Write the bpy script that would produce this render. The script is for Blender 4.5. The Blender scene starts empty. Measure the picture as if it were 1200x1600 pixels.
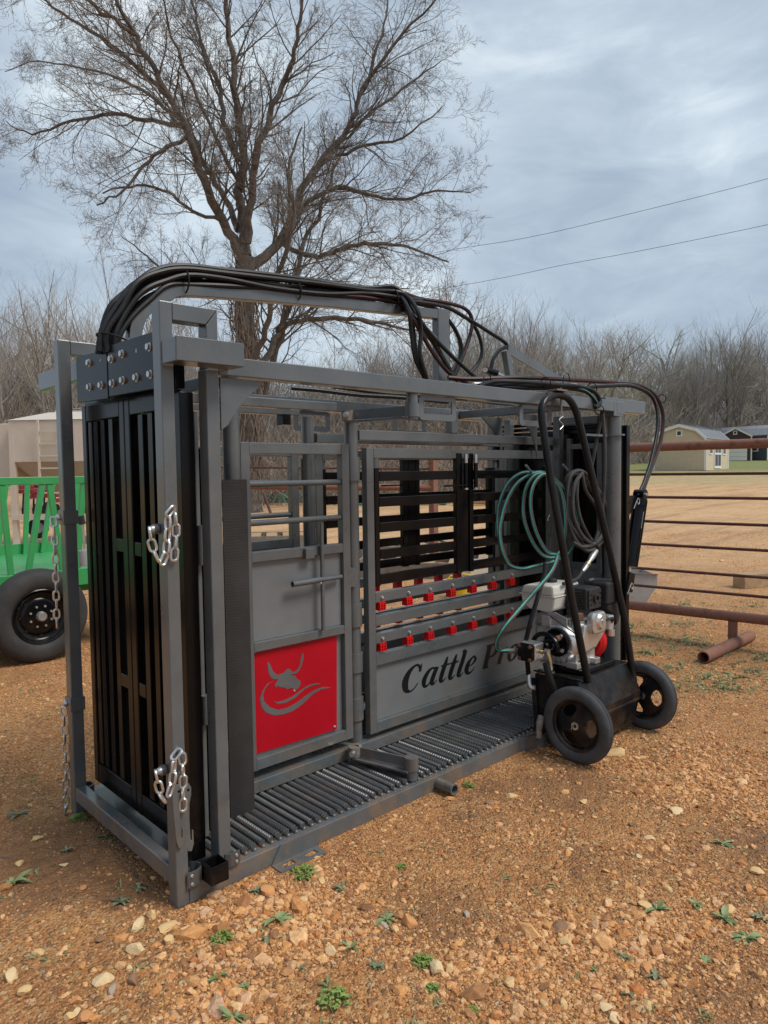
import bpy, bmesh, math, random
import numpy as np
from mathutils import Vector, Matrix

random.seed(7)
R = math.radians
SC = bpy.context.scene
COL = SC.collection

# ------------------------------------------------------------------ camera
CAM = (-1.10573, -2.25861, 1.5)
cd = bpy.data.cameras.new('camera'); cam = bpy.data.objects.new('camera', cd); COL.objects.link(cam)
cd.sensor_fit = 'VERTICAL'; cd.sensor_height = 24.0; cd.lens = 16.853
cd.clip_start = 0.05; cd.clip_end = 3000
rt, dn, fw = (0.73054354, -0.68273013, -0.01362709), (-0.04777332, -0.03119183, -0.99837106), (0.68119297, 0.73000453, -0.05540327)
cam.matrix_world = Matrix(((rt[0], -dn[0], -fw[0], CAM[0]), (rt[1], -dn[1], -fw[1], CAM[1]), (rt[2], -dn[2], -fw[2], CAM[2]), (0, 0, 0, 1)))
SC.camera = cam
FX, FY = 0.68224, 0.73112          # horizontal forward
RX, RY = 0.73112, -0.68224         # horizontal right

# ------------------------------------------------------------------ world, sun, exposure
SC.view_settings.view_transform = 'Standard'; SC.view_settings.look = 'None'
SC.view_settings.exposure = 0.85; SC.view_settings.gamma = 1.0; SC.view_settings.use_curve_mapping = False
SUN_DIR = Vector((0.30, -0.62, 0.95)).normalized()
w = bpy.data.worlds.new('World'); SC.world = w; w.use_nodes = True
nt = w.node_tree; nt.nodes.clear()
def N(tree, t, **k):
    n = tree.nodes.new(t)
    for a, b in k.items():
        if a == 'inp':
            for i, v in b.items(): n.inputs[i].default_value = v
        else: setattr(n, a, b)
    return n
def ramp(tree, fac, stops, interp='LINEAR'):
    r = N(tree, 'ShaderNodeValToRGB'); r.color_ramp.interpolation = interp
    e = r.color_ramp.elements
    while len(e) < len(stops): e.new(0.5)
    for el, (p, c) in zip(e, stops):
        el.position = p; el.color = (*c, 1) if len(c) == 3 else c
    tree.links.new(fac, r.inputs[0]); return r
def math_(tree, op, a, b=None, clamp=False):
    m = N(tree, 'ShaderNodeMath', operation=op); m.use_clamp = clamp
    for i, v in enumerate((a, b)):
        if v is None: continue
        if isinstance(v, (int, float)): m.inputs[i].default_value = v
        else: tree.links.new(v, m.inputs[i])
    return m.outputs[0]
def mixc(tree, fac, a, b, mode='MIX'):
    m = N(tree, 'ShaderNodeMixRGB', blend_type=mode)
    for i, v in enumerate((fac, a, b)):
        if isinstance(v, (int, float)): m.inputs[i].default_value = v
        elif isinstance(v, tuple): m.inputs[i].default_value = (*v, 1)
        else: tree.links.new(v, m.inputs[i])
    return m.outputs[0]
sky = N(nt, 'ShaderNodeTexSky', sky_type='NISHITA', sun_disc=False)
sky.sun_elevation = math.asin(SUN_DIR.z); sky.sun_rotation = math.atan2(SUN_DIR.x, SUN_DIR.y); sky.altitude = 200
tc = N(nt, 'ShaderNodeTexCoord')
nz = N(nt, 'ShaderNodeTexNoise', inp={'Scale': 2.6, 'Detail': 7, 'Roughness': 0.52, 'Distortion': 0.25})
mp = N(nt, 'ShaderNodeMapping'); mp.inputs['Scale'].default_value = (1, 1, 2.6); mp.inputs['Location'].default_value = (3.1, 1.7, 0.4)
nt.links.new(tc.outputs['Generated'], mp.inputs['Vector']); nt.links.new(mp.outputs[0], nz.inputs['Vector'])
fac = nz.outputs['Fac']
# the large cloud masses of the overcast: brighter thin patches and darker thick ones
BLOBS = [
[((0.347, 0.813, 0.467), 0.55, 0.17), ((0.295, 0.903, 0.311), -0.18, 0.22), ((0.299, 0.927, 0.227), -0.15, 0.15), ((0.404, 0.848, 0.344), 0.05, 0.2), ((0.801, 0.418, 0.428), 0.34, 0.14), ((0.703, 0.563, 0.435), 0.34, 0.12), ((0.867, 0.329, 0.374), 0.14, 0.12), ((0.786, 0.51, 0.35), -0.14, 0.16), ((0.7, 0.505, 0.505), -0.08, 0.14), ((0.838, 0.3, 0.455), -0.05, 0.12), ((0.848, 0.484, 0.215), 0.05, 0.2), ((0.894, 0.359, 0.267), 0.04, 0.15), ((0.686, 0.705, 0.179), 0.45, 0.14), ((0.301, 0.945, 0.13), 0.4, 0.12), ((0.494, 0.823, 0.279), 0.25, 0.2), ((0.466, 0.444, 0.765), 0.2, 0.5)]
][0]
wn = N(nt, 'ShaderNodeTexNoise', inp={'Scale': 3.0, 'Detail': 3})
nt.links.new(tc.outputs['Generated'], wn.inputs['Vector'])
sv = N(nt, 'ShaderNodeVectorMath', operation='SUBTRACT'); nt.links.new(wn.outputs['Color'], sv.inputs[0]); sv.inputs[1].default_value = (.5, .5, .5)
sv2 = N(nt, 'ShaderNodeVectorMath', operation='SCALE'); nt.links.new(sv.outputs[0], sv2.inputs[0]); sv2.inputs['Scale'].default_value = 0.35
sv3 = N(nt, 'ShaderNodeVectorMath', operation='ADD'); nt.links.new(sv2.outputs[0], sv3.inputs[0]); nt.links.new(tc.outputs['Generated'], sv3.inputs[1])
n3 = N(nt, 'ShaderNodeTexNoise', inp={'Scale': 7.0, 'Detail': 6, 'Roughness': 0.6, 'Distortion': 0.6}); nt.links.new(mp.outputs[0], n3.inputs['Vector'])
fac = math_(nt, 'ADD', math_(nt, 'MULTIPLY', math_(nt, 'SUBTRACT', fac, 0.5), 1.0), math_(nt, 'MULTIPLY', math_(nt, 'SUBTRACT', n3.outputs['Fac'], 0.5), 0.75))
fac = math_(nt, 'ADD', fac, 0.24)
for d, wgt, sz in BLOBS:
    dv = N(nt, 'ShaderNodeVectorMath', operation='DISTANCE'); nt.links.new(sv3.outputs[0], dv.inputs[0]); dv.inputs[1].default_value = d
    q = math_(nt, 'DIVIDE', dv.outputs['Value'], sz)
    g = math_(nt, 'POWER', 2.718, math_(nt, 'MULTIPLY', math_(nt, 'MULTIPLY', q, q), -1.0))
    fac = math_(nt, 'ADD', fac, math_(nt, 'MULTIPLY', g, wgt))
cl = ramp(nt, fac, [(0.0, (1.75, 2.2, 2.8)), (0.3, (2.35, 2.85, 3.42)), (0.58, (3.15, 3.7, 4.2)), (0.82, (4.25, 4.85, 5.2)), (1.0, (5.3, 5.75, 6.0))])
mx = mixc(nt, 0.9, sky.outputs[0], cl.outputs[0])
bg = N(nt, 'ShaderNodeBackground', inp={'Strength': 0.1}); wo = N(nt, 'ShaderNodeOutputWorld')
nt.links.new(mx, bg.inputs[0]); nt.links.new(bg.outputs[0], wo.inputs[0])
sl = bpy.data.lights.new('sun', 'SUN'); sl.energy = 1.5; sl.angle = R(24); sl.color = (1.0, 0.95, 0.87)
so = bpy.data.objects.new('sun', sl); COL.objects.link(so); so.rotation_euler = (-SUN_DIR).to_track_quat('-Z', 'Y').to_euler()

# ------------------------------------------------------------------ materials
def newmat(name):
    m = bpy.data.materials.new(name); m.use_nodes = True
    t = m.node_tree; b = t.nodes['Principled BSDF']; return m, t, b
def metal_paint(name, col, rough=0.4, coat=0.3, var=0.12, bump=0.15, metallic=0.0, dust=0.0, dustcol=(.25, .16, .09)):
    m, t, b = newmat(name)
    o = N(t, 'ShaderNodeTexCoord')
    n1 = N(t, 'ShaderNodeTexNoise', inp={'Scale': 5.0, 'Detail': 5, 'Roughness': .6}); t.links.new(o.outputs['Object'], n1.inputs['Vector'])
    n2 = N(t, 'ShaderNodeTexNoise', inp={'Scale': 140.0, 'Detail': 2}); t.links.new(o.outputs['Object'], n2.inputs['Vector'])
    r = ramp(t, n1.outputs['Fac'], [(.3, tuple(c * (1 - var) for c in col)), (.7, tuple(min(1, c * (1 + var)) for c in col))])
    c = r.outputs[0]
    if dust:
        n3 = N(t, 'ShaderNodeTexNoise', inp={'Scale': 9.0, 'Detail': 8, 'Roughness': .7}); t.links.new(o.outputs['Object'], n3.inputs['Vector'])
        geo = N(t, 'ShaderNodeNewGeometry'); sx = N(t, 'ShaderNodeSeparateXYZ'); t.links.new(geo.outputs['Position'], sx.inputs[0])
        lo = math_(t, 'SUBTRACT', 1.0, math_(t, 'MULTIPLY', sx.outputs['Z'], 2.2), True)
        f = ramp(t, n3.outputs['Fac'], [(.45, (0, 0, 0)), (.75, (1, 1, 1))])
        ff = math_(t, 'MULTIPLY', math_(t, 'MULTIPLY', f.outputs[0], math_(t, 'ADD', lo, 0.12)), dust, True)
        c = mixc(t, ff, c, dustcol)
    t.links.new(c, b.inputs['Base Color'])
    b.inputs['Metallic'].default_value = metallic
    rr = ramp(t, n1.outputs['Fac'], [(.3, (rough * .8,) * 3), (.75, (min(1, rough * 1.3),) * 3)]); t.links.new(rr.outputs[0], b.inputs['Roughness'])
    b.inputs['Coat Weight'].default_value = coat; b.inputs['Coat Roughness'].default_value = .16
    b.inputs['Specular IOR Level'].default_value = .16 if max(col) < .02 else (.25 if 'red' in name else .5)
    if bump:
        bp = N(t, 'ShaderNodeBump', inp={'Strength': bump, 'Distance': .002}); t.links.new(n2.outputs['Fac'], bp.inputs['Height']); t.links.new(bp.outputs[0], b.inputs['Normal'])
    return m
def noisy(name, c1, c2, scale=8, rough=.8, bump=.3, dist=.01, detail=8, metallic=0.0, c3=None):
    m, t, b = newmat(name)
    o = N(t, 'ShaderNodeTexCoord'); n1 = N(t, 'ShaderNodeTexNoise', inp={'Scale': scale, 'Detail': detail, 'Roughness': .65}); t.links.new(o.outputs['Object'], n1.inputs['Vector'])
    st = [(.32, c1), (.68, c2)] if c3 is None else [(.3, c1), (.5, c2), (.7, c3)]
    r = ramp(t, n1.outputs['Fac'], st); t.links.new(r.outputs[0], b.inputs['Base Color'])
    b.inputs['Roughness'].default_value = rough; b.inputs['Metallic'].default_value = metallic
    if bump:
        bp = N(t, 'ShaderNodeBump', inp={'Strength': bump, 'Distance': dist}); t.links.new(n1.outputs['Fac'], bp.inputs['Height']); t.links.new(bp.outputs[0], b.inputs['Normal'])
    return m
M = {}
M['gray'] = metal_paint('gray_paint', (.106, .117, .121), .30, .55, .18, .10, dust=.95)
M['floor_gray'] = metal_paint('floor_gray_paint', (.070, .077, .081), .34, .35, .14, .15, dust=.35)
M['plate_gray'] = metal_paint('plate_gray_paint', (.168, .179, .184), .38, .15, .10, .06, dust=.8)
M['black'] = metal_paint('black_gloss_paint', (.005, .0052, .006), .20, .16, .2, .04, dust=.12)
M['cart_black'] = metal_paint('cart_black_paint', (.010, .010, .011), .36, .2, .3, .2, dust=.45)
M['red'] = metal_paint('red_panel_paint', (.44, .003, .014), .38, .05, .06, .03)
M['dark_red'] = noisy('faded_red_paint', (.22, .02, .03), (.36, .05, .06), 8, .6, .1)
M['redplastic'] = metal_paint('red_plastic', (.62, .012, .016), .4, .2, .05, .05)
M['zinc'] = noisy('zinc_plating', (.55, .55, .54), (.75, .75, .74), 40, .35, .1, .001, metallic=.9)
M['alu'] = noisy('cast_aluminium', (.50, .50, .50), (.68, .68, .67), 25, .42, .3, .003, metallic=.75)
M['alu_shine'] = noisy('polished_cover', (.62, .62, .60), (.72, .72, .70), 12, .3, .1, .002, metallic=.8)
M['hose'] = noisy('hose_rubber', (.007, .007, .0075), (.018, .018, .019), 18, .42, .3, .002)
M['hose'].node_tree.nodes['Principled BSDF'].inputs['Specular IOR Level'].default_value = .3
M['dusty_hose'] = noisy('dusty_hose_rubber', (.035, .034, .034), (.065, .060, .056), 14, .65, .3, .002)
M['green_stripe'] = noisy('green_hose_stripe', (.03, .27, .22), (.09, .44, .36), 60, .6, 0)
M['red_stripe'] = noisy('red_hose_stripe', (.09, .010, .010), (.24, .02, .02), 90, .6, 0)
M['white_stripe'] = noisy('white_hose_stripe', (.03, .032, .032), (.26, .28, .28), 120, .6, 0)
M['tire'] = noisy('tyre_rubber', (.040, .042, .045), (.095, .098, .102), 9, .7, .3, .003)
M['trailer_tire'] = noisy('trailer_tyre_rubber', (.022, .022, .023), (.050, .046, .042), 7, .75, .4, .004)
M['flap'] = noisy('rubber_flap', (.020, .018, .017), (.044, .040, .037), 3.5, .62, 0)
_t = M['flap'].node_tree; _o = N(_t, 'ShaderNodeTexCoord'); _w = N(_t, 'ShaderNodeTexWave', inp={'Scale': 26.0, 'Distortion': 3.0, 'Detail': 2.0}); _w.bands_direction = 'Z'
_t.links.new(_o.outputs['Object'], _w.inputs['Vector']); _b = N(_t, 'ShaderNodeBump', inp={'Strength': .10, 'Distance': .003}); _t.links.new(_w.outputs['Fac'], _b.inputs['Height']); _t.links.new(_b.outputs[0], _t.nodes['Principled BSDF'].inputs['Normal'])
M['plastic'] = noisy('black_plastic', (.018, .018, .019), (.032, .032, .033), 30, .5, .2, .002)
M['cream'] = noisy('cream_plastic', (.62, .60, .54), (.70, .68, .62), 6, .4, .03, .002)
M['rusty_brown'] = noisy('heat_rust', (.10, .04, .025), (.20, .09, .05), 30, .8, .3, .003)
M['rust'] = noisy('rusty_pipe_steel', (.12, .050, .034), (.26, .12, .080), 12, .85, .35, .004, c3=(.20, .085, .055))
M['rust_thin'] = noisy('rusty_rod_steel', (.060, .024, .018), (.14, .055, .035), 12, .85, .3, .003)
M['green'] = metal_paint('green_wagon_paint', (.045, .32, .095), .4, .2, .08, .05, dust=.2)
M['green_old'] = noisy('green_gate_paint', (.02, .20, .13), (.04, .30, .20), 5, .55, .1)
M['bin'] = metal_paint('beige_bin_paint', (.60, .53, .44), .5, .1, .05, .05)
M['bin_shaded'] = metal_paint('bin_hopper_shaded', (.36, .32, .26), .6, .05, .05, .05)  # same beige darkened: shade on the hopper painted into its colour
M['wood'] = noisy('raw_timber', (.30, .19, .10), (.48, .33, .18), 10, .8, .3, .004)
M['old_wood'] = noisy('weathered_timber', (.14, .12, .10), (.25, .21, .17), 9, .85, .3, .004)
M['galv'] = noisy('galvanised_sheet', (.32, .32, .32), (.45, .45, .45), 6, .55, .1, .002, metallic=.35)
M['tan_siding'] = noisy('tan_siding', (.58, .47, .33), (.66, .545, .395), 3, .75, .05)
M['white_trim'] = noisy('white_trim', (.78, .76, .72), (.86, .85, .81), 10, .6, .03)
M['roof_gray'] = noisy('gray_metal_roof', (.28, .29, .31), (.36, .37, .39), 4, .45, .05, metallic=.2)
M['dark_siding'] = noisy('slate_siding', (.060, .070, .085), (.080, .092, .108), 3, .7, .05)
M['brown_siding'] = noisy('brown_siding', (.055, .032, .026), (.075, .045, .036), 3, .7, .05)
M['glass'] = noisy('window_glass', (.03, .04, .05), (.05, .06, .07), 3, .1, 0)
M['yellow'] = noisy('yellow_plastic', (.72, .50, .02), (.80, .58, .04), 6, .45, .05)
M['letters'] = noisy('black_vinyl', (.006, .007, .008), (.010, .011, .012), 20, .35, 0)
M['label'] = noisy('paper_label', (.65, .65, .64), (.78, .78, .77), 30, .6, 0)
M['brass'] = noisy('brass_fitting', (.45, .33, .14), (.55, .42, .2), 25, .4, .2, .002, metallic=.8)
M['dirty_steel'] = noisy('dirty_steel', (.16, .12, .09), (.33, .30, .27), 30, .6, .3, .002, metallic=.3)
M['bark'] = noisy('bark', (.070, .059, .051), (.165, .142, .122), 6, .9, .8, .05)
M['bark_far'] = noisy('far_bark', (.18, .165, .15), (.29, .26, .235), 1.5, .9, 0)  # bark lightened so its colour stands in for distance haze
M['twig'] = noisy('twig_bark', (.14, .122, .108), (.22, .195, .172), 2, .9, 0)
M['twig_far'] = noisy('far_twig_bark', (.26, .235, .215), (.38, .345, .315), .6, .9, 0)  # paler than near twigs, haze of the far wood put into the colour
M['twig_red'] = noisy('reddish_twig_bark', (.29, .235, .205), (.40, .335, .295), .6, .9, 0)
M['twig_green'] = noisy('budding_twig_bark', (.28, .28, .15), (.40, .39, .24), .6, .9, 0)
M['vine'] = noisy('pale_vine', (.17, .13, .10), (.32, .26, .21), 3, .9, 0)
def leafmat(name, c1, c2):
    m, t, b = newmat(name)
    oi = N(t, 'ShaderNodeNewGeometry'); r = ramp(t, oi.outputs['Random Per Island'], [(0, c1), (1, c2)])
    t.links.new(r.outputs[0], b.inputs['Base Color']); b.inputs['Roughness'].default_value = .55
    return m
M['leaf'] = leafmat('weed_leaf', (.13, .18, .06), (.30, .36, .16))
M['leaf_gray'] = leafmat('gray_green_leaf', (.13, .155, .075), (.27, .28, .16))
M['leaf_bright'] = leafmat('bright_weed_leaf', (.12, .19, .035), (.25, .34, .08))
M['grass'] = leafmat('grass_blade', (.14, .19, .07), (.30, .32, .15))
def rock_mat(name, cols, perinst=False):
    m, t, b = newmat(name)
    if perinst:
        oi = N(t, 'ShaderNodeObjectInfo'); rnd = oi.outputs['Random']
        r = ramp(t, rnd, [(i / (len(cols) - 1), c) for i, c in enumerate(cols)]); base = r.outputs[0]
    else: base = cols[0]
    o = N(t, 'ShaderNodeTexCoord'); n1 = N(t, 'ShaderNodeTexNoise', inp={'Scale': 22 if not perinst else 2.0, 'Detail': 8, 'Roughness': .7}); t.links.new(o.outputs['Object'], n1.inputs['Vector'])
    r2 = ramp(t, n1.outputs['Fac'], [(.3, (.60, .50, .40)), (.5, (.92, .86, .78)), (.7, (1.18, 1.14, 1.05))])
    c = mixc(t, 1.0, base, r2.outputs[0], 'MULTIPLY'); t.links.new(c, b.inputs['Base Color']); b.inputs['Roughness'].default_value = .8
    bp = N(t, 'ShaderNodeBump', inp={'Strength': .5, 'Distance': .01 if perinst else .004}); t.links.new(n1.outputs['Fac'], bp.inputs['Height']); t.links.new(bp.outputs[0], b.inputs['Normal'])
    return m
M['gravel'] = rock_mat('gravel_stone', [(0.770, 0.415, 0.162), (0.520, 0.212, 0.069), (0.874, 0.530, 0.251), (0.645, 0.292, 0.098), (0.374, 0.185, 0.085), (0.811, 0.442, 0.178), (0.900, 0.618, 0.348), (0.572, 0.229, 0.073), (0.270, 0.141, 0.073), (0.728, 0.371, 0.133), (0.874, 0.547, 0.283), (0.624, 0.389, 0.226), (0.832, 0.477, 0.211), (0.686, 0.442, 0.292)], True)
M['rock_tan'] = rock_mat('tan_rock', [(.80, .57, .29)])
M['rock_pale'] = rock_mat('pale_rock', [(.84, .66, .40)])
M['rock_orange'] = rock_mat('orange_rock', [(.72, .36, .15)])
M['rock_brown'] = rock_mat('brown_rock', [(.33, .20, .12)])
M['rock_gray'] = rock_mat('gray_rock', [(.46, .40, .33)])

# ------------------------------------------------------------------ mesh helpers
class MB:
    def __init__(s): s.v = []; s.f = []; s.s = []
    def add(s, v, f, smooth=False):
        n = len(s.v); s.v += [tuple(p) for p in v]; s.f += [tuple(i + n for i in q) for q in f]; s.s += [smooth] * len(f); return s
    def box(s, x0, x1, y0, y1, z0, z1):
        v = [(x, y, z) for x in (x0, x1) for y in (y0, y1) for z in (z0, z1)]
        return s.add(v, [(0, 1, 3, 2), (4, 6, 7, 5), (0, 4, 5, 1), (2, 3, 7, 6), (0, 2, 6, 4), (1, 5, 7, 3)])
    def bar(s, p0, p1, w, h, up=(0, 0, 1)):
        p0, p1 = Vector(p0), Vector(p1); d = (p1 - p0).normalized(); u = Vector(up)
        sd = d.cross(u)
        if sd.length < 1e-4: sd = d.cross(Vector((1, 0, 0)))
        sd.normalize(); u = sd.cross(d).normalized(); v = []
        for p in (p0, p1):
            for a, b in ((-1, -1), (1, -1), (1, 1), (-1, 1)): v.append(p + sd * (a * w / 2) + u * (b * h / 2))
        return s.add(v, [(0, 1, 2, 3), (7, 6, 5, 4), (0, 4, 5, 1), (1, 5, 6, 2), (2, 6, 7, 3), (3, 7, 4, 0)])
    def tube(s, pts, r, n=8, closed=False, cap=True):
        pts = [Vector(p) for p in pts]; k = len(pts); rr = r if isinstance(r, (list, tuple)) else [r] * k
        v = []; f = []; u = None
        for i, p in enumerate(pts):
            if closed: d = pts[(i + 1) % k] - pts[i - 1]
            else: d = pts[min(i + 1, k - 1)] - pts[max(i - 1, 0)]
            if d.length < 1e-9: d = Vector((0, 0, 1))
            d.normalize()
            if u is None:
                u = d.orthogonal().normalized()
            else:
                u = (u - d * u.dot(d))
                u = u.normalized() if u.length > 1e-6 else d.orthogonal().normalized()
            b = d.cross(u)
            for j in range(n):
                a = 2 * math.pi * j / n; v.append(p + (u * math.cos(a) + b * math.sin(a)) * rr[i])
        for i in range(k if closed else k - 1):
            for j in range(n):
                a, b2 = i * n + j, i * n + (j + 1) % n; i2 = (i + 1) % k
                f.append((a, b2, i2 * n + (j + 1) % n, i2 * n + j))
        s.add(v, f, True)
        if cap and not closed:
            m = len(s.v) - len(v); s.f += [tuple(m + j for j in reversed(range(n))), tuple(m + (k - 1) * n + j for j in range(n))]; s.s += [False, False]
        return s
    def cyl(s, p0, p1, r, n=16, r1=None): return s.tube([p0, p1], [r, r if r1 is None else r1], n)
    def pipe(s, p0, p1, r, ri, n=20):
        p0, p1 = Vector(p0), Vector(p1); d = (p1 - p0).normalized(); u = d.orthogonal().normalized(); b = d.cross(u); v = []
        for p, q in ((p0, r), (p1, r), (p1, ri), (p0, ri)):
            for j in range(n):
                a = 2 * math.pi * j / n; v.append(p + (u * math.cos(a) + b * math.sin(a)) * q)
        f = []
        for i in range(4):
            for j in range(n): f.append((i * n + j, i * n + (j + 1) % n, ((i + 1) % 4) * n + (j + 1) % n, ((i + 1) % 4) * n + j))
        return s.add(v, f, True)
    def prism(s, poly, ax, a, b):
        def P(p, t): return {'y': (p[0], t, p[1]), 'x': (t, p[0], p[1]), 'z': (p[0], p[1], t)}[ax]
        n = len(poly); v = [P(p, a) for p in poly] + [P(p, b) for p in poly]
        return s.add(v, [tuple(range(n)), tuple(reversed(range(n, 2 * n)))] + [(i, i + n, (i + 1) % n + n, (i + 1) % n) for i in range(n)])
    def ring(s, outer, inner, ax, a, b):
        def P(p, t): return {'y': (p[0], t, p[1]), 'x': (t, p[0], p[1]), 'z': (p[0], p[1], t)}[ax]
        n = len(outer); v = [P(p, a) for p in outer] + [P(p, a) for p in inner] + [P(p, b) for p in outer] + [P(p, b) for p in inner]; f = []
        for i in range(n):
            j = (i + 1) % n
            f += [(i, j, n + j, n + i), (2 * n + i, 3 * n + i, 3 * n + j, 2 * n + j), (i, 2 * n + i, 2 * n + j, j), (n + i, n + j, 3 * n + j, 3 * n + i)]
        return s.add(v, f)
    def lathe(s, prof, c, axis, n=32, closed=False):
        """prof: list of (radius, offset along axis)"""
        c = Vector(c); d = Vector(axis).normalized(); u = d.orthogonal().normalized(); b = d.cross(u); v = []; f = []
        for r, o in prof:
            for j in range(n):
                a = 2 * math.pi * j / n; v.append(c + d * o + (u * math.cos(a) + b * math.sin(a)) * r)
        k = len(prof)
        for i in range(k if closed else k - 1):
            for j in range(n): f.append((i * n + j, i * n + (j + 1) % n, ((i + 1) % k) * n + (j + 1) % n, ((i + 1) % k) * n + j))
        return s.add(v, f, True)
    def hexbolt(s, p, d, r=.011, h=.010):
        p = Vector(p); d = Vector(d).normalized()
        s.tube([p, p + d * h * .3], r * 1.3, 12); s.tube([p + d * h * .3, p + d * h * 1.3], r, 6); s.s[-8:] = [False] * 8
        return s
def rrect(x0, x1, z0, z1, r, n=4):
    o = []
    for cx, cz, a0 in ((x1 - r, z1 - r, 0), (x0 + r, z1 - r, 90), (x0 + r, z0 + r, 180), (x1 - r, z0 + r, 270)):
        for i in range(n + 1):
            a = R(a0 + 90 * i / n); o.append((cx + r * math.cos(a), cz + r * math.sin(a)))
    return o
def spline(pts, n=6):
    """Catmull-Rom through pts"""
    P = [np.array(p, float) for p in pts]; P = [2 * P[0] - P[1]] + P + [2 * P[-1] - P[-2]]; o = []
    for i in range(1, len(P) - 2):
        for k in range(n):
            t = k / n
            o.append(tuple(.5 * ((2 * P[i]) + (-P[i - 1] + P[i + 1]) * t + (2 * P[i - 1] - 5 * P[i] + 4 * P[i + 1] - P[i + 2]) * t * t + (-P[i - 1] + 3 * P[i] - 3 * P[i + 1] + P[i + 2]) * t ** 3)))
    o.append(tuple(P[-2])); return o
ORIG = {}
def mesh_of(name, mb, mat, off=(0, 0, 0)):
    me = bpy.data.meshes.new(name)
    me.from_pydata([(v[0] - off[0], v[1] - off[1], v[2] - off[2]) for v in mb.v], [], mb.f)
    me.polygons.foreach_set('use_smooth', mb.s); me.materials.append(mat)
    bm = bmesh.new(); bm.from_mesh(me); bmesh.ops.recalc_face_normals(bm, faces=bm.faces); bm.to_mesh(me); bm.free()
    if any(mb.s): me.set_sharp_from_angle(angle=R(38))
    return me
def part(name, mb, mat, parent=None, bevel=0.0, label=None, kind=None):
    off = ORIG.get(parent.name, (0, 0, 0)) if parent else (0, 0, 0)
    me = mesh_of(name, mb, mat, off); o = bpy.data.objects.new(name, me); COL.objects.link(o)
    if parent: o.parent = parent; ORIG[o.name] = off
    if bevel:
        b = o.modifiers.new('bevel', 'BEVEL'); b.width = bevel; b.segments = 2; b.limit_method = 'ANGLE'; b.angle_limit = R(50)
        b.use_clamp_overlap = True
    if label: o['label'] = label
    if kind: o['kind'] = kind
    return o
def tag(o, label, cat, group=None, kind=None):
    if label: o['label'] = label
    if cat: o['category'] = cat
    if group: o['group'] = group
    if kind: o['kind'] = kind
    return o
def thing(name, label, cat, loc=(0, 0, 0), rz=0.0, group=None, local=False):
    """an Empty at the thing's base; its parts are given in world metres unless local"""
    o = bpy.data.objects.new(name, None); COL.objects.link(o); o.empty_display_size = .1
    o.location = loc; o.rotation_euler = (0, 0, rz); tag(o, label, cat, group)
    ORIG[o.name] = (0, 0, 0) if local else tuple(loc); return o
def copy_part(src, parent, loc=None):
    c = src.copy(); COL.objects.link(c); c.parent = parent
    if loc is not None: c.location = loc
    return c
def ter(x, y):
    d = (x - CAM[0]) * FX + (y - CAM[1]) * FY - 9
    return .027 * (math.sqrt(d * d + 4) + d) / 2 - .003
def at(s, r):
    """ground point s metres in front of the camera spot and r metres to its right"""
    x, y = CAM[0] + FX * s + RX * r, CAM[1] + FY * s + RY * r; return (x, y, ter(x, y))
VIEW_RZ = math.atan2(FY, FX) - math.pi / 2     # local +Y = away from the viewer, +X = to the right

# ================================================================== the setting: ground
def ground_mesh():
    rings = [0, .6, 1.2, 2, 3, 4, 5.5, 7, 9, 11, 13.5, 16, 20, 25, 30, 38, 48, 60, 80, 110, 160, 260, 500, 1200]
    n = 72; v = []; f = []
    v.append((CAM[0], CAM[1], ter(CAM[0], CAM[1])))
    for r in rings[1:]:
        for j in range(n):
            a = 2 * math.pi * j / n; x, y = CAM[0] + r * math.cos(a), CAM[1] + r * math.sin(a)
            v.append((x, y, ter(x, y) if r < 200 else ter(CAM[0] + 160 * math.cos(a), CAM[1] + 160 * math.sin(a))))
    for j in range(n): f.append((0, 1 + j, 1 + (j + 1) % n))
    for i in range(len(rings) - 2):
        for j in range(n): a, b = 1 + i * n + j, 1 + i * n + (j + 1) % n; f.append((a, a + n, b + n, b))
    m = MB(); m.add(v, f, True); return m
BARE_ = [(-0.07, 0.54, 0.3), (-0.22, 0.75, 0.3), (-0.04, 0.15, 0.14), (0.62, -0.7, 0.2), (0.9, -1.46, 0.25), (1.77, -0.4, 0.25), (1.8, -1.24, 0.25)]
m, t, b = newmat('gravelly_soil')
g = N(t, 'ShaderNodeNewGeometry'); pos = g.outputs['Position']
def tn(scale, detail=6, rough=.6, dist=0): 
    n = N(t, 'ShaderNodeTexNoise', inp={'Scale': scale, 'Detail': detail, 'Roughness': rough, 'Distortion': dist}); t.links.new(pos, n.inputs['Vector']); return n.outputs['Fac']
def tv(scale, feat='F1', out='Distance', rnd=1.0):
    n = N(t, 'ShaderNodeTexVoronoi', inp={'Scale': scale, 'Randomness': rnd}); n.feature = feat; t.links.new(pos, n.inputs['Vector']); return n.outputs[out]
big = tn(.55, 5); mid = tn(3.2, 6, .65); 
soil = ramp(t, mid, [(.28, (.25, .098, .033)), (.5, (.54, .235, .080)), (.72, (.70, .37, .145))])
v1 = tv(95, out='Color'); hs = N(t, 'ShaderNodeSeparateColor'); t.links.new(v1, hs.inputs[0])
peb = ramp(t, hs.outputs[0], [(0, (.22, .11, .045)), (.3, (.46, .21, .075)), (.55, (.62, .34, .13)), (.8, (.74, .46, .20)), (1, (.82, .60, .34))], 'CONSTANT')
pm = ramp(t, hs.outputs[1], [(.42, (0, 0, 0)), (.5, (1, 1, 1))])
c = mixc(t, math_(t, 'MULTIPLY', pm.outputs[0], .75), soil.outputs[0], peb.outputs[0])
v2 = tv(38, out='Color'); hs2 = N(t, 'ShaderNodeSeparateColor'); t.links.new(v2, hs2.inputs[0])
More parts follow.
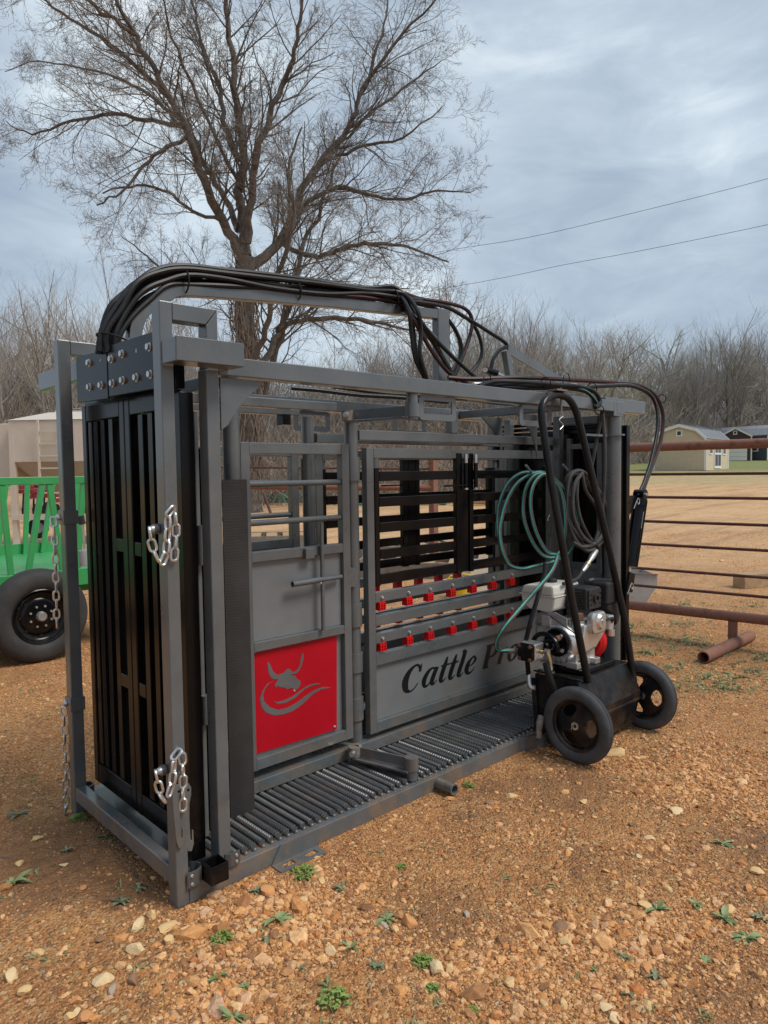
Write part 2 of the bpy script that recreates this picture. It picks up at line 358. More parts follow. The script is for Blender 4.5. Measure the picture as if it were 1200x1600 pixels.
peb2 = ramp(t, hs2.outputs[0], [(0, (.34, .17, .075)), (.4, (.54, .30, .13)), (.7, (.67, .45, .23)), (1, (.75, .57, .36))], 'CONSTANT')
d2 = tv(38); pm2 = math_(t, 'MULTIPLY', ramp(t, hs2.outputs[2], [(.55, (0, 0, 0)), (.62, (1, 1, 1))]).outputs[0], ramp(t, d2, [(.35, (1, 1, 1)), (.5, (0, 0, 0))]).outputs[0])
c = mixc(t, pm2, c, peb2.outputs[0])
# damp dark patches and red clay
c = mixc(t, math_(t, 'MULTIPLY', ramp(t, tn(1.1, 7, .7), [(.56, (0, 0, 0)), (.72, (1, 1, 1))]).outputs[0], .5), c, (.13, .075, .045))
c = mixc(t, math_(t, 'MULTIPLY', ramp(t, big, [(.42, (1, 1, 1)), (.6, (0, 0, 0))]).outputs[0], .30), c, (.40, .165, .06))
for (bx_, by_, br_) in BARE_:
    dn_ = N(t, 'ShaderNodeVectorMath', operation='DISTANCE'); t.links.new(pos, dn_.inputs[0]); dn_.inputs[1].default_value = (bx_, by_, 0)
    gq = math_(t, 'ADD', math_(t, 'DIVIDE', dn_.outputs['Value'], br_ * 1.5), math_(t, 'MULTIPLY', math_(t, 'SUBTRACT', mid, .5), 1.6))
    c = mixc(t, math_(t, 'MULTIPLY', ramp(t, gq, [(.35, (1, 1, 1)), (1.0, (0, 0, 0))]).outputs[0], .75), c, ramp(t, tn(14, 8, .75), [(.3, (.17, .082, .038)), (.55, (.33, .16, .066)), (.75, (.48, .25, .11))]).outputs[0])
# far yard: raked pale dirt, dry grass strip, then green lawn by the sheds
fwd = N(t, 'ShaderNodeVectorMath', operation='DOT_PRODUCT'); t.links.new(pos, fwd.inputs[0]); fwd.inputs[1].default_value = (FX, FY, 0)
s_ = math_(t, 'SUBTRACT', fwd.outputs['Value'], CAM[0] * FX + CAM[1] * FY)
far = ramp(t, math_(t, 'DIVIDE', s_, 100.0), [(.06, (0, 0, 0)), (.13, (1, 1, 1))]).outputs[0]
farc = ramp(t, tn(.8, 8, .7), [(.3, (.60, .33, .14)), (.5, (.86, .50, .225)), (.7, (.93, .61, .31))]).outputs[0]
farc = mixc(t, .45, farc, ramp(t, tn(9, 6, .8), [(.35, (.40, .24, .12)), (.65, (.88, .64, .42))]).outputs[0])
mpp = N(t, 'ShaderNodeMapping'); mpp.inputs['Rotation'].default_value = (0, 0, -(math.atan2(FY, FX) - math.pi / 2)); mpp.inputs['Scale'].default_value = (.12, 1.1, 1); t.links.new(pos, mpp.inputs['Vector'])
stn = N(t, 'ShaderNodeTexNoise', inp={'Scale': 1.6, 'Detail': 7, 'Roughness': .7}); t.links.new(mpp.outputs[0], stn.inputs['Vector'])
farc = mixc(t, math_(t, 'MULTIPLY', ramp(t, stn.outputs['Fac'], [(.5, (0, 0, 0)), (.62, (1, 1, 1))]).outputs[0], .55), farc, (.36, .20, .10))
c = mixc(t, math_(t, 'MULTIPLY', far, .85), c, farc)
wob = math_(t, 'ADD', s_, math_(t, 'MULTIPLY', math_(t, 'SUBTRACT', big, .5), 16.0))
dry = ramp(t, math_(t, 'DIVIDE', wob, 100.0), [(.30, (0, 0, 0)), (.40, (1, 1, 1))]).outputs[0]
c = mixc(t, math_(t, 'MULTIPLY', dry, .85), c, ramp(t, tn(1.6, 7, .8), [(.35, (.33, .28, .12)), (.65, (.60, .46, .25))]).outputs[0])
lawn = ramp(t, math_(t, 'DIVIDE', wob, 100.0), [(.47, (0, 0, 0)), (.58, (1, 1, 1))]).outputs[0]
c = mixc(t, math_(t, 'MULTIPLY', lawn, .9), c, ramp(t, tn(.6, 7, .8), [(.35, (.12, .17, .04)), (.65, (.27, .27, .10))]).outputs[0])
t.links.new(c, b.inputs['Base Color']); b.inputs['Roughness'].default_value = .9
h = math_(t, 'ADD', math_(t, 'MULTIPLY', tn(3, 8, .7), .05), math_(t, 'MULTIPLY', ramp(t, tv(95), [(0, (1, 1, 1)), (.6, (0, 0, 0))]).outputs[0], .006))
h = math_(t, 'ADD', h, math_(t, 'MULTIPLY', pm2, .006))
h = math_(t, 'ADD', h, math_(t, 'MULTIPLY', tn(60, 4, .8), .008))
bp = N(t, 'ShaderNodeBump', inp={'Strength': 1.0, 'Distance': 1.4}); t.links.new(h, bp.inputs['Height']); t.links.new(bp.outputs[0], b.inputs['Normal'])
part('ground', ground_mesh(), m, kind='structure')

# ------------------------------------------------------------------ gravel: instanced crushed stone (nobody could count it)
def rockmesh(seed, sub=1, name='stone'):
    rnd = random.Random(seed); bm = bmesh.new(); bmesh.ops.create_icosphere(bm, subdivisions=sub, radius=1.0)
    cuts = [(Vector([rnd.gauss(0, 1) for _ in range(3)]).normalized(), rnd.uniform(.5, .85)) for _ in range(15)]
    for v in bm.verts:
        p = v.co.copy()
        for n_, d_ in cuts:
            k = p.dot(n_)
            if k > d_: p -= n_ * (k - d_)
        v.co = p * rnd.uniform(.94, 1.06)
    me = bpy.data.meshes.new(name); bm.to_mesh(me); bm.free(); return me
rng = np.random.default_rng(11)
def blocked(x, y):
    return False
pts = []; scs = []; rots = []
NP = 430000
s = 1.35 * (15 / 1.35) ** (rng.random(NP) ** .9); half = s * .78 + .5
r = (rng.random(NP) * 2 - 1) * half
px_, py_ = CAM[0] + FX * s + RX * r, CAM[1] + FY * s + RY * r
from mathutils import noise as mnoise
dens = np.array([mnoise.fractal(Vector((x * .9, y * .9, 0)), 1.0, 2.0, 3) for x, y in zip(px_[::1], py_[::1])])
big_ok = np.array([mnoise.noise(Vector((x * 1.3 + 9, y * 1.3, 4))) for x, y in zip(px_, py_)])
u = rng.random(NP)
size = .0017 * (1 - u * .995) ** (-.36) * (1 + .14 * np.maximum(0, s - 2)) * np.exp(.3 * big_ok)
size = np.minimum(size, .008 + .005 * (big_ok > .2)); size = np.where(rng.random(NP) < .0035, size * 2.6 + .004, size) 
# stonier patches at the lower left and lower middle of the yard
def patch(x, y, cx, cy, rad): return np.exp(-((x - cx) ** 2 + (y - cy) ** 2) / rad ** 2)
PATCH = [(-0.26, -0.11, 0.45), (-0.13, -0.46, 0.35), (0.54, -1.11, 0.4), (0.79, -1.12, 0.3), (0.4, -0.49, 0.3), (1.9, -0.71, 0.6), (2.1, -0.91, 0.5)]
pk = sum(patch(px_, py_, *p) for p in PATCH)
size = size * (1 + .95 * np.minimum(pk, 1.1))
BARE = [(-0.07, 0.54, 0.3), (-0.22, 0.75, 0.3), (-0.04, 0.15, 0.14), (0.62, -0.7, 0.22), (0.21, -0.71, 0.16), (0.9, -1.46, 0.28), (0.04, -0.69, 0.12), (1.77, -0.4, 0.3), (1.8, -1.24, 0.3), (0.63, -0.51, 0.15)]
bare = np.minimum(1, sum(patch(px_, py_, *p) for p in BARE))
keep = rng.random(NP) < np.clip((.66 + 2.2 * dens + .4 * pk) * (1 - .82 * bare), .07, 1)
keep &= ~((px_ > -.01) & (px_ < 3.05) & (py_ > -.005) & (py_ < .05)) & ~((px_ > .37) & (px_ < .615) & (py_ > -.085) & (py_ < .01))
px_, py_, size = px_[keep], py_[keep], size[keep]; n_ = len(px_)
pz_ = np.array([ter(x, y) for x, y in zip(px_, py_)]) + size * .12
sc3 = np.stack([size * rng.uniform(.8, 1.5, n_), size * rng.uniform(.7, 1.1, n_), size * rng.uniform(.4, .85, n_)], 1)
ro3 = np.stack([rng.normal(0, .25, n_), rng.normal(0, .25, n_), rng.uniform(0, 6.28, n_)], 1)
gm = bpy.data.meshes.new('gravel'); gm.from_pydata(np.stack([px_, py_, pz_], 1).tolist(), [], [])
for nm, arr in (('sc', sc3), ('ro', ro3)):
    at_ = gm.attributes.new(nm, 'FLOAT_VECTOR', 'POINT'); at_.data.foreach_set('vector', arr.astype(np.float32).ravel())
ai = gm.attributes.new('pick', 'INT', 'POINT'); ai.data.foreach_set('value', rng.integers(0, 5, n_).astype(np.int32))
go = bpy.data.objects.new('gravel', gm); COL.objects.link(go); go['kind'] = 'stuff'; gm.materials.append(M['gravel'])
ng = bpy.data.node_groups.new('scatter_gravel', 'GeometryNodeTree')
ng.interface.new_socket('Geometry', in_out='INPUT', socket_type='NodeSocketGeometry'); ng.interface.new_socket('Geometry', in_out='OUTPUT', socket_type='NodeSocketGeometry')
gi = ng.nodes.new('NodeGroupInput'); gout = ng.nodes.new('NodeGroupOutput')
g2i = ng.nodes.new('GeometryNodeGeometryToInstance')
for k in range(5):
    ico = ng.nodes.new('GeometryNodeMeshIcoSphere'); ico.inputs['Radius'].default_value = 1; ico.inputs['Subdivisions'].default_value = 1
    sp = ng.nodes.new('GeometryNodeSetPosition'); nn = ng.nodes.new('ShaderNodeTexNoise'); nn.noise_dimensions = '4D'
    nn.inputs['W'].default_value = 3.7 * k; nn.inputs['Scale'].default_value = 1.3
    sb = ng.nodes.new('ShaderNodeVectorMath'); sb.operation = 'SUBTRACT'; sb.inputs[1].default_value = (.5, .5, .5); sc_ = ng.nodes.new('ShaderNodeVectorMath'); sc_.operation = 'SCALE'; sc_.inputs['Scale'].default_value = 1.7
    ng.links.new(nn.outputs['Color'], sb.inputs[0]); ng.links.new(sb.outputs[0], sc_.inputs[0]); ng.links.new(sc_.outputs[0], sp.inputs['Offset'])
    ng.links.new(ico.outputs['Mesh'], sp.inputs['Geometry']); 
    smt = ng.nodes.new('GeometryNodeSetMaterial'); smt.inputs['Material'].default_value = M['gravel']
    ng.links.new(sp.outputs[0], smt.inputs['Geometry']); ng.links.new(smt.outputs[0], g2i.inputs[0])
iop = ng.nodes.new('GeometryNodeInstanceOnPoints'); iop.inputs['Pick Instance'].default_value = True
def attr(nm, ty):
    a = ng.nodes.new('GeometryNodeInputNamedAttribute'); a.data_type = ty; a.inputs['Name'].default_value = nm; return a.outputs['Attribute']
ng.links.new(gi.outputs[0], iop.inputs['Points']); ng.links.new(g2i.outputs[0], iop.inputs['Instance'])
ng.links.new(attr('sc', 'FLOAT_VECTOR'), iop.inputs['Scale']); ng.links.new(attr('pick', 'INT'), iop.inputs['Instance Index'])
e2r = ng.nodes.new('FunctionNodeEulerToRotation'); ng.links.new(attr('ro', 'FLOAT_VECTOR'), e2r.inputs[0]); ng.links.new(e2r.outputs[0], iop.inputs['Rotation'])
ng.links.new(iop.outputs[0], gout.inputs[0])
gmod = go.modifiers.new('scatter', 'NODES'); gmod.node_group = ng

# ------------------------------------------------------------------ larger loose stones, one object each
ROCKS = [rockmesh(k, 2) for k in range(7)]
# (x, y, radius, flatness, material, label)
STONES = [(-0.081, 0.023, 0.0212, 0.9, 'rock_tan', 'rounded tan stone just in front of the near corner of the chute base'), (-0.141, -0.0, 0.0284, 0.6, 'rock_pale', 'pale stone left of the rounded tan stone near the chute corner'), (-0.072, -0.072, 0.0323, 0.3, 'rock_tan', 'long flat tan stone right of the chute corner stones'), (-0.197, -0.111, 0.0311, 0.7, 'rock_pale', 'large pale stone in the stony patch left of the chute corner'), (-0.145, -0.136, 0.0228, 0.7, 'rock_orange', 'orange tinted stone beside the large pale stone'), (-0.102, -0.138, 0.0251, 0.8, 'rock_tan', 'blocky tan stone in the stony patch before the chute corner'), (-0.208, -0.017, 0.0236, 0.5, 'rock_orange', 'orange brown stone in the left stony patch'), (-0.324, -0.174, 0.0297, 0.6, 'rock_pale', 'broad pale stone near the bottom left of the picture'), (-0.32, -0.226, 0.0194, 0.6, 'rock_gray', 'gray stone touching the broad pale stone at bottom left'), (-0.264, -0.24, 0.0214, 0.9, 'rock_brown', 'tilted brown stone right of the gray stone at bottom left'), (-0.249, -0.178, 0.014, 0.7, 'rock_pale', 'small whitish stone above the tilted brown stone'), (-0.256, 0.021, 0.0195, 0.5, 'rock_brown', 'dark reddish brown stone at the far left of the stony patch'), (-0.423, -0.284, 0.0242, 0.7, 'rock_orange', 'orange stone cut by the bottom edge at left'), (-0.417, -0.2, 0.0213, 0.6, 'rock_orange', 'rust coloured stone at the bottom left corner'), (-0.452, -0.249, 0.0188, 0.6, 'rock_tan', 'tan stone in the bottom left corner'), (-0.519, 0.037, 0.0295, 0.6, 'rock_pale', 'pale stone against the left edge near the bottom'), (-0.511, -0.056, 0.0223, 0.6, 'rock_tan', 'tan stone near the left edge below the pale one'), (-0.425, 0.094, 0.0218, 0.5, 'rock_tan', 'flat tan stone in the dirt near the left edge'), (-0.432, -0.246, 0.0151, 0.5, 'rock_pale', 'little pale stone between the rust stones at bottom left'), (0.282, -0.139, 0.0316, 0.8, 'rock_orange', 'orange red stone in front of the slotted foot plate'), (0.339, -0.265, 0.0219, 0.8, 'rock_pale', 'pale pyramidal stone right of the orange red stone'), (0.489, -0.151, 0.0212, 0.9, 'rock_tan', 'tan stone tucked behind the clover weed by the foot plate'), (0.461, -0.218, 0.0229, 0.5, 'rock_tan', 'flat tan stone just right of the clover weed'), (0.55, -0.073, 0.0098, 0.5, 'rock_tan', 'small tan stone at the end of the slotted foot plate'), (0.236, -0.548, 0.0194, 1.1, 'rock_pale', 'upright pale block of stone beside a leafy weed'), (0.122, -0.284, 0.0166, 0.5, 'rock_pale', 'pale chip left of the gray green weed clump'), (0.002, -0.144, 0.017, 0.5, 'rock_orange', 'orange chip in the middle foreground'), (0.519, -0.615, 0.0288, 0.9, 'rock_orange', 'rounded orange tan stone right of the big rosette weed'), (0.439, -0.57, 0.0183, 0.9, 'rock_gray', 'gray stone standing beside the big rosette weed'), (0.459, -0.612, 0.0182, 0.6, 'rock_tan', 'tan stone squeezed between the gray and orange stones'), (0.415, -0.835, 0.0241, 1.0, 'rock_pale', 'pale streaked stone in the lower middle'), (0.447, -0.858, 0.0168, 0.9, 'rock_tan', 'tan stone leaning on the pale streaked stone'), (0.451, -0.97, 0.018, 0.6, 'rock_pale', 'oval pale stone right of the streaked pair'), (0.527, -1.018, 0.0201, 0.7, 'rock_tan', 'smooth tan stone in the lower middle stony patch'), (0.798, -1.031, 0.0242, 0.8, 'rock_tan', 'knobbly yellowish stone alone above the stony patch'), (0.852, -0.972, 0.0354, 0.4, 'rock_brown', 'long low brown stone half buried above the knobbly one'), (0.874, -1.268, 0.0256, 0.5, 'rock_orange', 'flat orange stone in the lower right dirt'), (0.893, -1.093, 0.0165, 0.5, 'rock_pale', 'small pale stone right of the knobbly yellowish one'), (0.566, -1.175, 0.0177, 0.8, 'rock_tan', 'round tan stone in the lower right stony patch'), (0.531, -1.135, 0.0159, 0.7, 'rock_tan', 'tan stone left of the round tan stone at bottom'), (0.643, -1.259, 0.0233, 0.5, 'rock_pale', 'pale slab of stone at the bottom right of centre'), (0.625, -1.298, 0.0247, 0.5, 'rock_pale', 'pale slab cut by the bottom edge'), (0.735, -1.338, 0.0238, 0.5, 'rock_tan', 'tan slab right of the pale slabs at the bottom'), (0.847, -1.336, 0.0154, 0.6, 'rock_tan', 'lone tan stone near a weed at lower right'), (0.398, -1.072, 0.0171, 0.9, 'rock_orange', 'orange tan stone cut by the bottom edge in the middle'), (0.347, -1.006, 0.012, 0.6, 'rock_orange', 'small orange stone at the bottom edge'), (2.304, -0.367, 0.0521, 0.45, 'rock_tan', 'flat tan stone beside the near cart wheel'), (1.905, -0.876, 0.0354, 0.3, 'rock_pale', 'flat pale slab alone on the dirt at right'), (1.606, -0.906, 0.0216, 0.4, 'rock_pale', 'pale chip right of the middle of the yard'), (1.446, -0.939, 0.0179, 0.4, 'rock_pale', 'pale chip below the other in the yard'), (1.308, -1.12, 0.0178, 0.7, 'rock_tan', 'small round tan stone above a rosette weed at right'), (1.168, -1.11, 0.0272, 0.3, 'rock_tan', 'flat tan stone left of the round tan stone'), (1.29, -0.103, 0.0258, 0.4, 'rock_orange', 'orange chip lying beside the round pipe stub'), (1.657, -1.296, 0.0313, 0.4, 'rock_tan', 'flat tan stone at the right edge'), (1.525, -1.36, 0.0223, 0.6, 'rock_orange', 'orange stone at the right edge'), (1.352, -1.315, 0.0234, 0.4, 'rock_brown', 'flat brown stone near the right edge'), (1.347, -1.321, 0.0234, 0.6, 'rock_tan', 'tan stone beside the flat brown stone at right'), (1.518, -1.32, 0.0198, 0.6, 'rock_orange', 'small orange stone left of the right edge'), (1.701, -0.546, 0.0234, 0.3, 'rock_tan', 'thin tan chip in the middle of the yard'), (1.514, -0.288, 0.0321, 0.3, 'rock_tan', 'thin tan flake near the chute platform'), (1.39, -0.256, 0.0228, 0.4, 'rock_brown', 'brown flake near the chute platform'), (1.299, -0.729, 0.0152, 0.5, 'rock_pale', 'small pale stone in the middle yard'), (1.215, -0.968, 0.0165, 0.5, 'rock_tan', 'small tan stone below the middle yard'), (1.018, -0.718, 0.014, 0.5, 'rock_orange', 'small orange pebble of the middle yard'), (0.69, -0.719, 0.0168, 0.4, 'rock_gray', 'light gray chip left of the orange stones'), (1.649, -0.799, 0.0139, 0.5, 'rock_brown', 'dark little stone left of the pale slab at right'), (-0.305, 0.702, 0.0218, 0.4, 'rock_tan', 'tan stone in the dirt at far left'), (-0.182, 0.569, 0.0185, 0.4, 'rock_pale', 'pale chip left of the chute front beam'), (-0.185, 0.858, 0.0231, 0.4, 'rock_tan', 'flat tan chip left of the chain'), (-0.187, 0.359, 0.0173, 0.5, 'rock_orange', 'orange chip in the bare dirt left of the chute')]
rnd = random.Random(5)
for i, (x, y, r_, fl, mt, lb) in enumerate(STONES):
    me = ROCKS[i % 7].copy(); me.materials.append(M[mt]); o = bpy.data.objects.new('loose_stone', me); COL.objects.link(o)
    a, b_ = rnd.uniform(.95, 1.25), rnd.uniform(.75, .95); q = r_ * 1.12
    o.scale = (q * a, q * b_, q * max(.35, fl) * .95); o.rotation_euler = (rnd.uniform(-.2, .2), rnd.uniform(-.2, .2), rnd.uniform(0, 6))
    o.location = (x, y, ter(x, y) + q * fl * .28); tag(o, lb, 'stone', 'larger loose stones on the gravel')

# ------------------------------------------------------------------ weeds
def leaf(mb, base, ang, ln, wd, lift, curl=.3):
    d = Vector((math.cos(ang), math.sin(ang), 0)); sd = Vector((-d.y, d.x, 0)); b0 = Vector(base); pr = []
    for i in range(5):
        t_ = i / 4; p = b0 + d * (ln * t_) + Vector((0, 0, ln * (lift * t_ - curl * t_ * t_))); wv = wd * math.sin(math.pi * min(1, t_ * .85 + .12)) * (1 if i < 4 else .15)
        pr += [p - sd * wv + Vector((0, 0, wv * .35)), p, p + sd * wv + Vector((0, 0, wv * .35))]
    f = []
    for i in range(4):
        a = i * 3; f += [(a, a + 1, a + 4, a + 3), (a + 1, a + 2, a + 5, a + 4)]
    mb.add(pr, f, True)
def weed(x, y, rad, kind, label, seed, group):
    rnd = random.Random(seed); z = ter(x, y); mb = MB(); mt = {'rosette': 'leaf', 'gray': 'leaf_gray', 'clover': 'leaf_bright', 'tall': 'leaf_bright'}[kind]
    if kind in ('rosette', 'gray'):
        n = rnd.randint(9, 24)
        for k in range(n):
            q = rad * rnd.choice((rnd.uniform(.3, .6), rnd.uniform(.7, 1.25))); leaf(mb, (x + rnd.gauss(0, rad * .08), y + rnd.gauss(0, rad * .08), z + .002), k * 2.399 + rnd.uniform(-.6, .6), q, q * rnd.uniform(.11, .22), rnd.uniform(.1, .9), rnd.uniform(.2, .7))
    else:
        for k in range(46 if kind == 'clover' else 60):
            a = rnd.uniform(0, 6.28); q = rad * math.sqrt(rnd.random()); cx, cy = x + math.cos(a) * q, y + math.sin(a) * q
            hz = z + rnd.uniform(.3, 1) * (rad * .7) * (1 - (q / rad) ** 2 * .6)
            mb.tube([(x + (cx - x) * .3, y + (cy - y) * .3, z), (cx, cy, hz)], .0008, 3)
            for j in range(3): leaf(mb, (cx, cy, hz), a + j * 2.1 + rnd.uniform(-.3, .3), rad * rnd.uniform(.16, .28), rad * .09, rnd.uniform(-.1, .6), .3)
    me = mesh_of('weed', mb, M[mt], (x, y, z)); o = bpy.data.objects.new('weed', me); COL.objects.link(o); o.location = (x, y, z); tag(o, label, 'weed', group)
WEEDS = [(0.444, -0.131, 0.0469, 'clover', 'bright clover like weed beside the slotted foot plate'), (0.211, -0.291, 0.0548, 'rosette', 'big rosette weed with pointed leaves in the middle foreground'), (0.136, -0.356, 0.0445, 'gray', 'gray green weed clump below the pointed rosette'), (0.477, -0.545, 0.0457, 'rosette', 'rosette weed left of the rounded orange tan stone'), (0.297, -0.574, 0.0507, 'rosette', 'broad leaved weed right of the upright pale block'), (0.027, -0.251, 0.0369, 'clover', 'bright green mossy tuft in the foreground'), (0.48, -0.305, 0.0336, 'gray', 'small gray green weed right of the clover weed'), (0.254, -0.1, 0.0295, 'gray', 'small dark weed left of the orange red stone'), (0.115, -0.715, 0.0456, 'tall', 'tallest bright green weed at the bottom middle'), (0.143, -0.653, 0.0308, 'rosette', 'dark leaved weed growing above the tallest weed'), (-0.08, -0.4, 0.034, 'rosette', 'starry weed at the bottom left of centre'), (-0.037, -0.49, 0.0331, 'rosette', 'starry weed right of the other starry weed'), (-0.125, -0.572, 0.0382, 'rosette', 'weed cut by the bottom edge left of centre'), (0.123, -0.539, 0.0226, 'gray', 'thin gray weed in the bottom middle'), (1.172, -1.149, 0.0383, 'rosette', 'rosette weed right of the flat tan stone'), (1.293, -1.227, 0.0325, 'rosette', 'small rosette weed above the row at right'), (1.28, -1.328, 0.0456, 'rosette', 'dark rosette weed near the right edge'), (1.231, -1.413, 0.0531, 'rosette', 'biggest rosette weed near the right edge'), (1.03, -1.377, 0.0329, 'rosette', 'compact rosette weed at lower right'), (0.863, -1.299, 0.0351, 'gray', 'loose gray green weed beside the flat orange stone'), (1.769, -1.136, 0.044, 'rosette', 'lone rosette weed on open dirt at right'), (1.376, -1.417, 0.0373, 'gray', 'weed cut by the right edge'), (-0.359, 0.573, 0.0573, 'rosette', 'leafy weed at the left edge'), (-0.183, 1.138, 0.0564, 'gray', 'weed at the left edge below the chain'), (-0.006, 0.905, 0.0388, 'clover', 'bright tuft growing at the foot of the left post'), (0.01, 0.68, 0.0252, 'gray', 'tiny weed close to the chute front beam'), (0.04, 0.621, 0.0221, 'gray', 'tiny weed right of the other tiny one by the beam'), (-0.046, 0.21, 0.0335, 'gray', 'weed in the bare dirt left of the chute corner'), (-0.122, 0.176, 0.0327, 'gray', 'low gray green weed left of the chute corner'), (-0.136, 0.668, 0.0274, 'gray', 'sparse weed in the bare dirt by the chute'), (1.46, -0.073, 0.03, 'clover', 'small green weed close to the chute platform edge'), (0.413, -0.781, 0.0321, 'tall', 'feathery weed left of the pale streaked stone'), (0.353, -0.875, 0.0197, 'tall', 'feathery sprig at the bottom middle'), (0.302, -0.694, 0.0262, 'gray', 'gray weed between rosettes in the foreground'), (0.371, -1.013, 0.0172, 'clover', 'small clover like tuft at the bottom edge'), (0.868, -1.195, 0.0259, 'gray', 'faint weed in the lower right stony patch'), (0.739, -1.284, 0.0241, 'gray', 'faint weed among the pale slabs'), (0.736, -0.357, 0.0212, 'clover', 'tiny bright weed on open dirt in the middle')]
for i, (x, y, r_, k, lb) in enumerate(WEEDS): weed(x, y, r_, k, lb, 100 + i, 'weeds sprouting from the gravel')
# dead stalks and twigs blown over the gravel
lt = MB(); rnd = random.Random(31)
for q in range(420):
    s__ = 1.7 + 7 * rnd.random() ** 1.4; x, y, z = at(s__, rnd.uniform(-.8, .8) * s__); a = rnd.uniform(0, 6.28); ln = rnd.uniform(.02, .09); p = [Vector((x, y, z + .006))]
    for j in range(3): a += rnd.gauss(0, .35); p.append(p[-1] + Vector((math.cos(a) * ln / 3, math.sin(a) * ln / 3, rnd.uniform(-.002, .006))))
    lt.tube(p, rnd.uniform(.0006, .0016), 3)
part('plant_litter', lt, M['twig'], kind='stuff')
# low grass patches in the gravel beyond the cart
gp = MB(); rnd = random.Random(3)
GPATCH = [(4.9, 0.78, 0.16), (5.02, 0.49, 0.22), (4.89, 0.35, 0.2), (4.77, 0.11, 0.15), (4.07, 0.16, 0.22), (4.03, -0.12, 0.22), (4.14, -0.27, 0.2), (4.4, -0.31, 0.22), (5.6, 0.81, 0.2), (4.85, -0.2, 0.2), (5.21, 1.1, 0.12), (6.58, 1.19, 0.2), (6.95, 0.63, 0.2), (4.38, 0.52, 0.12), (9.74, 3.46, 0.2), (3.85, -0.3, 0.15), (3.6, -0.04, 0.15)]
for x0, y0, r0 in GPATCH:
    for k in range(80):
        a, q = rnd.uniform(0, 6.28), r0 * abs(rnd.gauss(0, .9)); x, y = x0 + math.cos(a) * q * 1.6, y0 + math.sin(a) * q; z = ter(x, y)
        for j in range(3): leaf(gp, (x, y, z), rnd.uniform(0, 6.28), rnd.uniform(.015, .045), .0035, rnd.uniform(.3, 1.2), .4)
for q in range(260):
    s__ = 1.7 + 9 * rnd.random() ** 1.3; x0, y0, z = at(s__, rnd.uniform(-.8, .8) * s__)
    if -.05 < x0 < 3.1 and -.05 < y0 < 1.1: continue
    for j in range(rnd.randint(3, 9)): leaf(gp, (x0 + rnd.gauss(0, .008), y0 + rnd.gauss(0, .008), z), rnd.uniform(0, 6.28), rnd.uniform(.008, .035), .0028, rnd.uniform(.1, 1.0), .4)
part('ground_cover', gp, M['grass'], kind='stuff')

# ------------------------------------------------------------------ bare trees
def grow(mbs, p, d, ln, r, lvl, rnd, maxl, spread=.55, up=.12, kids=4, nseg=4, kink=.16, minr=.004):
    """branch with children; mbs[0] thick wood, mbs[1] twigs"""
    pts = [p.copy()]; rr = [r]; dd = d.copy()
    for i in range(nseg):
        dd = (dd + Vector((rnd.gauss(0, kink), rnd.gauss(0, kink), rnd.gauss(0, kink) + up * .5))).normalized()
        p = p + dd * (ln / nseg); pts.append(p.copy()); rr.append(r * (1 - .62 * (i + 1) / nseg))
    mb = mbs[0] if lvl <= 1 else mbs[1]
    mb.tube(pts, rr, 7 if lvl == 0 else 5 if lvl == 1 else 3, cap=False)
    if lvl >= maxl: return
    n = kids if isinstance(kids, int) else kids[min(lvl, len(kids) - 1)]
    for k in range(n):
        t_ = (.22 if lvl else .30) + (.78 if lvl else .70) * (k + rnd.random() * .8) / n; t_ = min(t_, .98)
        i = min(int(t_ * nseg), nseg - 1); q = pts[i].lerp(pts[i + 1], t_ * nseg - i); seg = (pts[i + 1] - pts[i]).normalized()
        ax = seg.orthogonal().normalized(); ax.rotate(Matrix.Rotation(rnd.uniform(0, 6.28), 3, seg)); nd = seg.copy(); nd.rotate(Matrix.Rotation(rnd.uniform(.6, 1.25) * spread * 1.25, 3, ax))
        grow(mbs, q, nd, ln * rnd.uniform(.42, .70) * (1.05 - .35 * t_), max(rr[i] * .55, minr), lvl + 1, rnd, maxl, spread, up, kids, max(2, nseg - (lvl > 0)), kink, minr)
